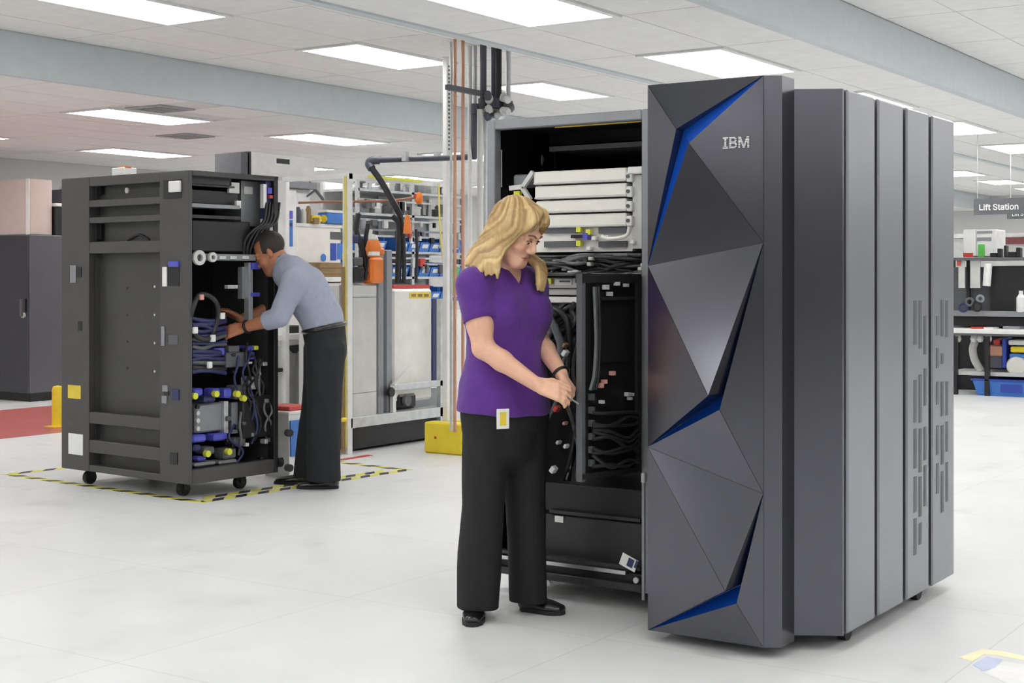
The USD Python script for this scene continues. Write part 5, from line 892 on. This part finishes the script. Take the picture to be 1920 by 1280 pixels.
# ================================================================ floor markings
m_rfloor = M('red_floor_paint', s2l(192, 104, 100), .4, vary=.06, scale=2.5); m_ytape = M('yellow_tape', s2l(232, 226, 90), .5, vary=.08); m_ktape = M('black_tape', (.03, .03, .032), .5); m_pale_y = M('faded_yellow_print', s2l(252, 246, 205), .45, vary=.05); m_pale_b = M('faded_blue_print', s2l(200, 208, 236), .45, vary=.06); m_wprint = M('white_print', (.86, .86, .86), .4)
solo('red_floor_band', B().box((-12.3, 5.6, 0), (-10.1, 10.4, .002)), m_rfloor, 'faded red painted band across the floor at the left', 'floor marking')
TPF = thing('hazard_tape', 'yellow and black hazard tape square on the floor around the open rack', 'floor tape', (-6.25, 6.06, 0))
def dashes(a, b, w=.065, n=None):
    a, b = np.array(a, float), np.array(b, float); L = np.linalg.norm(b - a); t = (b - a) / L; nn = np.array([-t[1], t[0]]) * w / 2; n = n or int(L / .09)
    for k in range(n):
        p, q_ = a + t * L * k / n, a + t * L * (k + 1) / n; sk = t * w * .5
        part(TPF, 'tape_dash', B().prism([p - nn - sk, q_ - nn - sk, q_ + nn + sk, p + nn + sk], 0, .0015), m_ytape if k % 2 == 0 else m_ktape, world=True)
F2, R2, L2 = atz(376, 941)[:2], atz(762, 881)[:2], atz(14, 889)[:2]
dashes(F2, R2); dashes(L2, F2); dashes(F2 + [-.10, .12], R2 + [-.10, -.12]); dashes(R2, R2 + [-1.05, .10]); dashes(L2, L2 + [.12, 1.0])
FM = thing('floor_print', 'faded yellow blue and white sign printed on the floor', 'floor sign', (*atz(1870, 1245)[:2], 0))
def fp(nm, pts, mt, z): part(FM, nm, B().prism([atz(x, y)[:2] for x, y in pts], 0, z), mt, world=True)
fp('white_panel', [(1846, 1262), (1882, 1240), (1960, 1252), (1960, 1278), (1892, 1282)], m_wprint, .001); fp('yellow_border', [(1798, 1232), (1842, 1217), (1880, 1221), (1960, 1238), (1960, 1245), (1874, 1229), (1846, 1226), (1822, 1240)], m_pale_y, .0012); fp('blue_panel', [(1824, 1246), (1850, 1231), (1880, 1236), (1866, 1252), (1842, 1258)], m_pale_b, .0014)
# ================================================================ right background
QY = 16.4
def by(x0, y0, x1, y1, dy=0.0, dep=.1, ch=0.0): return bxy(x0, y0, x1, y1, QY + dy, dep, ch)
wb2 = thing('work_bench', 'white topped work bench with black back panel beyond the faceted cabinet', 'work bench', (*aty(1880, 740, QY)[:2], 0))
u = lambda nm, m, mt, **k: part(wb2, nm, m, mt, world=True, **k)
u('top', by(1770, 618, 2060, 627, 0, .8, .006), m_white); u('edge', by(1770, 627, 2060, 631, .01, .03), m_dgrey); u('back_panel', by(1780, 500, 2060, 618, .55, .04), m_dgrey); u('lower_back', by(1780, 631, 2060, 735, .75, .03), m_blackp); u('riser', by(1770, 584, 2060, 594, .2, .35), m_mgrey); u('riser_front', by(1770, 594, 2060, 612, .3, .02), m_blackp); u('monitor', by(1856, 498, 2060, 585, .4, .06, .01), m_blackp); u('shelf', by(1780, 700, 2060, 707, .1, .6), m_lgrey)
for x in (1786, 1846, 2000): u('leg', by(x, 631, x + 8, 744, .02, .06), m_black)
for x in (1786, 2000): u('rear_leg', by(x, 631, x + 8, 742, .7, .06), m_black)
nm_i = 0
def put(nm, m, mt, lb_, cat): return solo(nm, m, mt, lb_, cat)
put('hanging_card', by(1797, 486, 1809, 540, .35, .01), m_lgrey, 'pale card with red corner, leftmost above the bench', 'card'); put('hanging_card', by(1819, 486, 1838, 540, .35, .01), m_lgrey, 'grey printed card beside the white roll above the bench', 'card'); put('paper_roll', B().tube([aty(1850, 536, QY + .3), aty(1853, 494, QY + .3)], .045, 14), m_white, 'white paper roll standing against the black panel', 'paper roll')
put('red_card', by(1794, 488, 1801, 498, .33, .01), m_red, 'small red tag on the leftmost card', 'tag')
wbx = thing('white_carton', 'white carton with a red mark on the shelf above the bench', 'carton', aty(1830, 480, QY)); part(wbx, 'body', by(1806, 430, 1829, 481, .6, .4, .01), m_white, world=True); part(wbx, 'red_mark', by(1806, 474, 1824, 482, .59, .012), m_red, world=True); 
wbo = thing('white_carton', 'white carton with two grey stripes and a green mark above the bench', 'carton', aty(1852, 470, QY)); part(wbo, 'body', by(1830, 430, 1868, 481, .62, .4, .01), m_white, world=True); part(wbo, 'stripe', by(1832, 433, 1860, 437, .61, .012), m_mgrey, world=True); part(wbo, 'stripe', by(1832, 445, 1858, 451, .61, .012), m_mgrey, world=True); part(wbo, 'green_mark', by(1834, 458, 1846, 481, .61, .012), m_green, world=True)
ts = thing('tool_shelf', 'dark shelf above the bench carrying cartons and black tools', 'shelf', aty(1870, 482, QY)); part(ts, 'board', by(1780, 482, 2060, 487, .3, .8), m_dgrey, world=True); part(ts, 'upright', by(1812, 487, 1818, 580, .5, .04), m_black, world=True); part(ts, 'upright', by(1786, 487, 1790, 618, .95, .05), m_black, world=True)
for i, (x, w_, h_) in enumerate(((1856, 12, 8), (1870, 7, 16), (1882, 5, 22), (1890, 14, 10), (1905, 8, 18))): put('hand_tool', by(x, 482 - h_, x + w_, 482, .4, .1, .004), m_black, f'black hand tool, {ordn[i]} from the left on the shelf over the bench', 'hand tool')
put('white_bottle', B().lathe([(0, 0), (.05, 0), (.05, .16), (.025, .2), (.025, .24), (0, .24)], [aty(1917, 500, QY + .3)[0], QY + .24, aty(1917, 585, QY + .2)[2]] , (0, 0, 1), 16), m_white, 'white bottle in front of the dark monitor at the right edge', 'bottle')
for i, (x, y, r, mt) in enumerate(((1806, 576, .045, m_navy), (1818, 566, .04, m_dgrey), (1832, 574, .05, m_black), (1838, 560, .035, m_mgrey))): put('cable_coil', B().tube([aty(x, y, QY + .16) + [r * math.cos(a_), 0, r * math.sin(a_)] for a_ in np.linspace(0, 6.283, 17)], .015, 7, cap=False), mt, f'small coil of cable, {ordn[i]} from the left, over the bench riser', 'cable coil')
put('red_folder', by(1820, 613, 1842, 618, .05, .3), m_red, 'red folder lying at the left of the white bench top', 'folder'); put('beige_folder', by(1844, 613.5, 1862, 618, .06, .25), m_cream, 'beige folder beside the red folder on the bench', 'folder'); put('grey_tray', by(1880, 612, 1912, 618, .1, .3, .004), m_mgrey, 'dark grey tray on the bench top at the right edge', 'tray')
bt = thing('blue_crate', 'big blue crate on the floor under the bench', 'crate', aty(1880, 742, QY)); zf = aty(1880, 715, QY + .05)[2]; xa_, xb_ = aty(1824, 720, QY + .05)[0], aty(2040, 720, QY + .05)[0]
part(bt, 'tub', B().hull([(xa_ + .05, QY + .07, 0), (xb_, QY + .07, 0), (xa_ + .05, QY + .5, 0), (xb_, QY + .5, 0), (xa_, QY + .04, zf), (xb_, QY + .04, zf), (xa_, QY + .55, zf), (xb_, QY + .55, zf)]), m_bin, world=True); part(bt, 'rim', B().box((xa_ - .02, QY + .02, zf), (xb_, QY + .57, zf + .02), .005), m_bluep, world=True); part(bt, 'label', by(1876, 720, 1916, 736, .045, .02), m_bluep, world=True)
items = [(1824, 646, 1842, 698, m_lgrey, 'white_duct', 'bent white duct left under the bench', 'duct'), (1850, 648, 1880, 668, m_copper, 'copper_block', 'copper coloured block under the bench', 'machine part'), (1848, 668, 1878, 690, m_slate, 'slate_motor', 'slate motor under the copper block', 'motor'), (1890, 638, 1930, 647, m_white, 'white_tray', 'white tray just under the bench top at the right', 'tray'), (1894, 650, 1930, 661, m_yellow, 'yellow_tray', 'yellow tray under the white tray at the right edge', 'tray'), (1892, 663, 1930, 672, m_bin, 'blue_tray', 'blue tray under the yellow tray at the right edge', 'tray'), (1886, 674, 1930, 698, m_cream, 'cream_drum', 'cream drum under the blue tray', 'drum'), (1878, 634, 1886, 690, m_bluep, 'blue_post', 'blue post under the bench', 'post'), (1862, 636, 1874, 646, m_red, 'maroon_box', 'small red box right under the bench top', 'box')]
for x0, y0, x1, y1, mt, nm, lb_, cat in items:
    if nm == 'cream_drum': p0, p1 = aty(x0, (y0 + y1) / 2, QY + .25), aty(x1, (y0 + y1) / 2, QY + .25); m_ = B().lathe([(0, 0), (.10, 0), (.115, .02), (.115, .1), (.08, .12), (0, .12)], (p0 + p1) / 2 + [0, -.06, 0], (0, 1, 0), 20)
    elif nm == 'white_duct': m_ = B().tube(curve([aty(1828, 640, QY + .3), aty(1824, 655, QY + .3), aty(1828, 675, QY + .3), aty(1840, 696, QY + .3)], 5), .045, 12)
    else: m_ = by(x0, y0, x1, y1, .2, .3, .012)
    put(nm, m_, mt, lb_, cat)
for i, x in enumerate((1796, 1826, 1838, 1853)): put('lamp_bulb', B().lathe([(0, 0), (.03, .01), (.042, .045), (.03, .08), (0, .09)], aty(x, 642, QY + .1), (0, 0, 1), 12), m_white if i == 3 else m_lgrey, f'round pale knob hanging under the bench top, {ordn[i]} from the left', 'knob')
# far shelf row behind the bench and signs
fs = thing('far_rack', 'long pale rack with a maroon rail far behind the bench', 'rack', (*aty(1880, 520, 21.0)[:2], 0)); Y9 = 21.0
part(fs, 'cabinet', bxy(1770, 452, 2100, 640, Y9, .5), m_lgrey, world=True); part(fs, 'rail', bxy(1862, 444, 2100, 456, Y9 - .05, .05), M('maroon_rail', s2l(130, 70, 76), .5), world=True); part(fs, 'top', bxy(1770, 436, 2100, 444, Y9 - .02, .55), m_white, world=True)
def sign(x0, y0, x1, y1, Y, text, lab, tx, ty, hgt):
    t = thing('hanging_sign', lab, 'sign', aty((x0 + x1) / 2, y1, Y)); part(t, 'plate', bxy(x0, y0, x1, y1, Y, .03), m_dgrey, world=True)
    T_ = meshkit.text_mesh(text, hgt, .004, bold=True); o_ = aty(tx, ty, Y - .001); v_ = np.asarray(T_.vertices); part(t, 'lettering', trimesh.Trimesh(np.c_[o_[0] + v_[:, 0], o_[1] - v_[:, 2], o_[2] + v_[:, 1]], T_.faces, process=False), m_white, world=True)
    a_, b_ = aty(x0 + 6, y0, Y), aty(x1 - 6, y0, Y)
    for p in (a_, b_): part(t, 'wire', B().bar(p + [0, .015, 0], (p[0], p[1] + .015, LOW if p[0] < -3.3 else HIGH), .004, 6), m_galv, world=True)
sign(1826, 371, 1962, 401, 14.2, 'Lift Station', 'dark hanging sign reading Lift Station at the right edge', 1835, 394, .055); sign(1888, 392, 1990, 409, 16.0, 'Lift Station', 'smaller dark hanging sign below and behind the first sign', 1897, 405, .038)
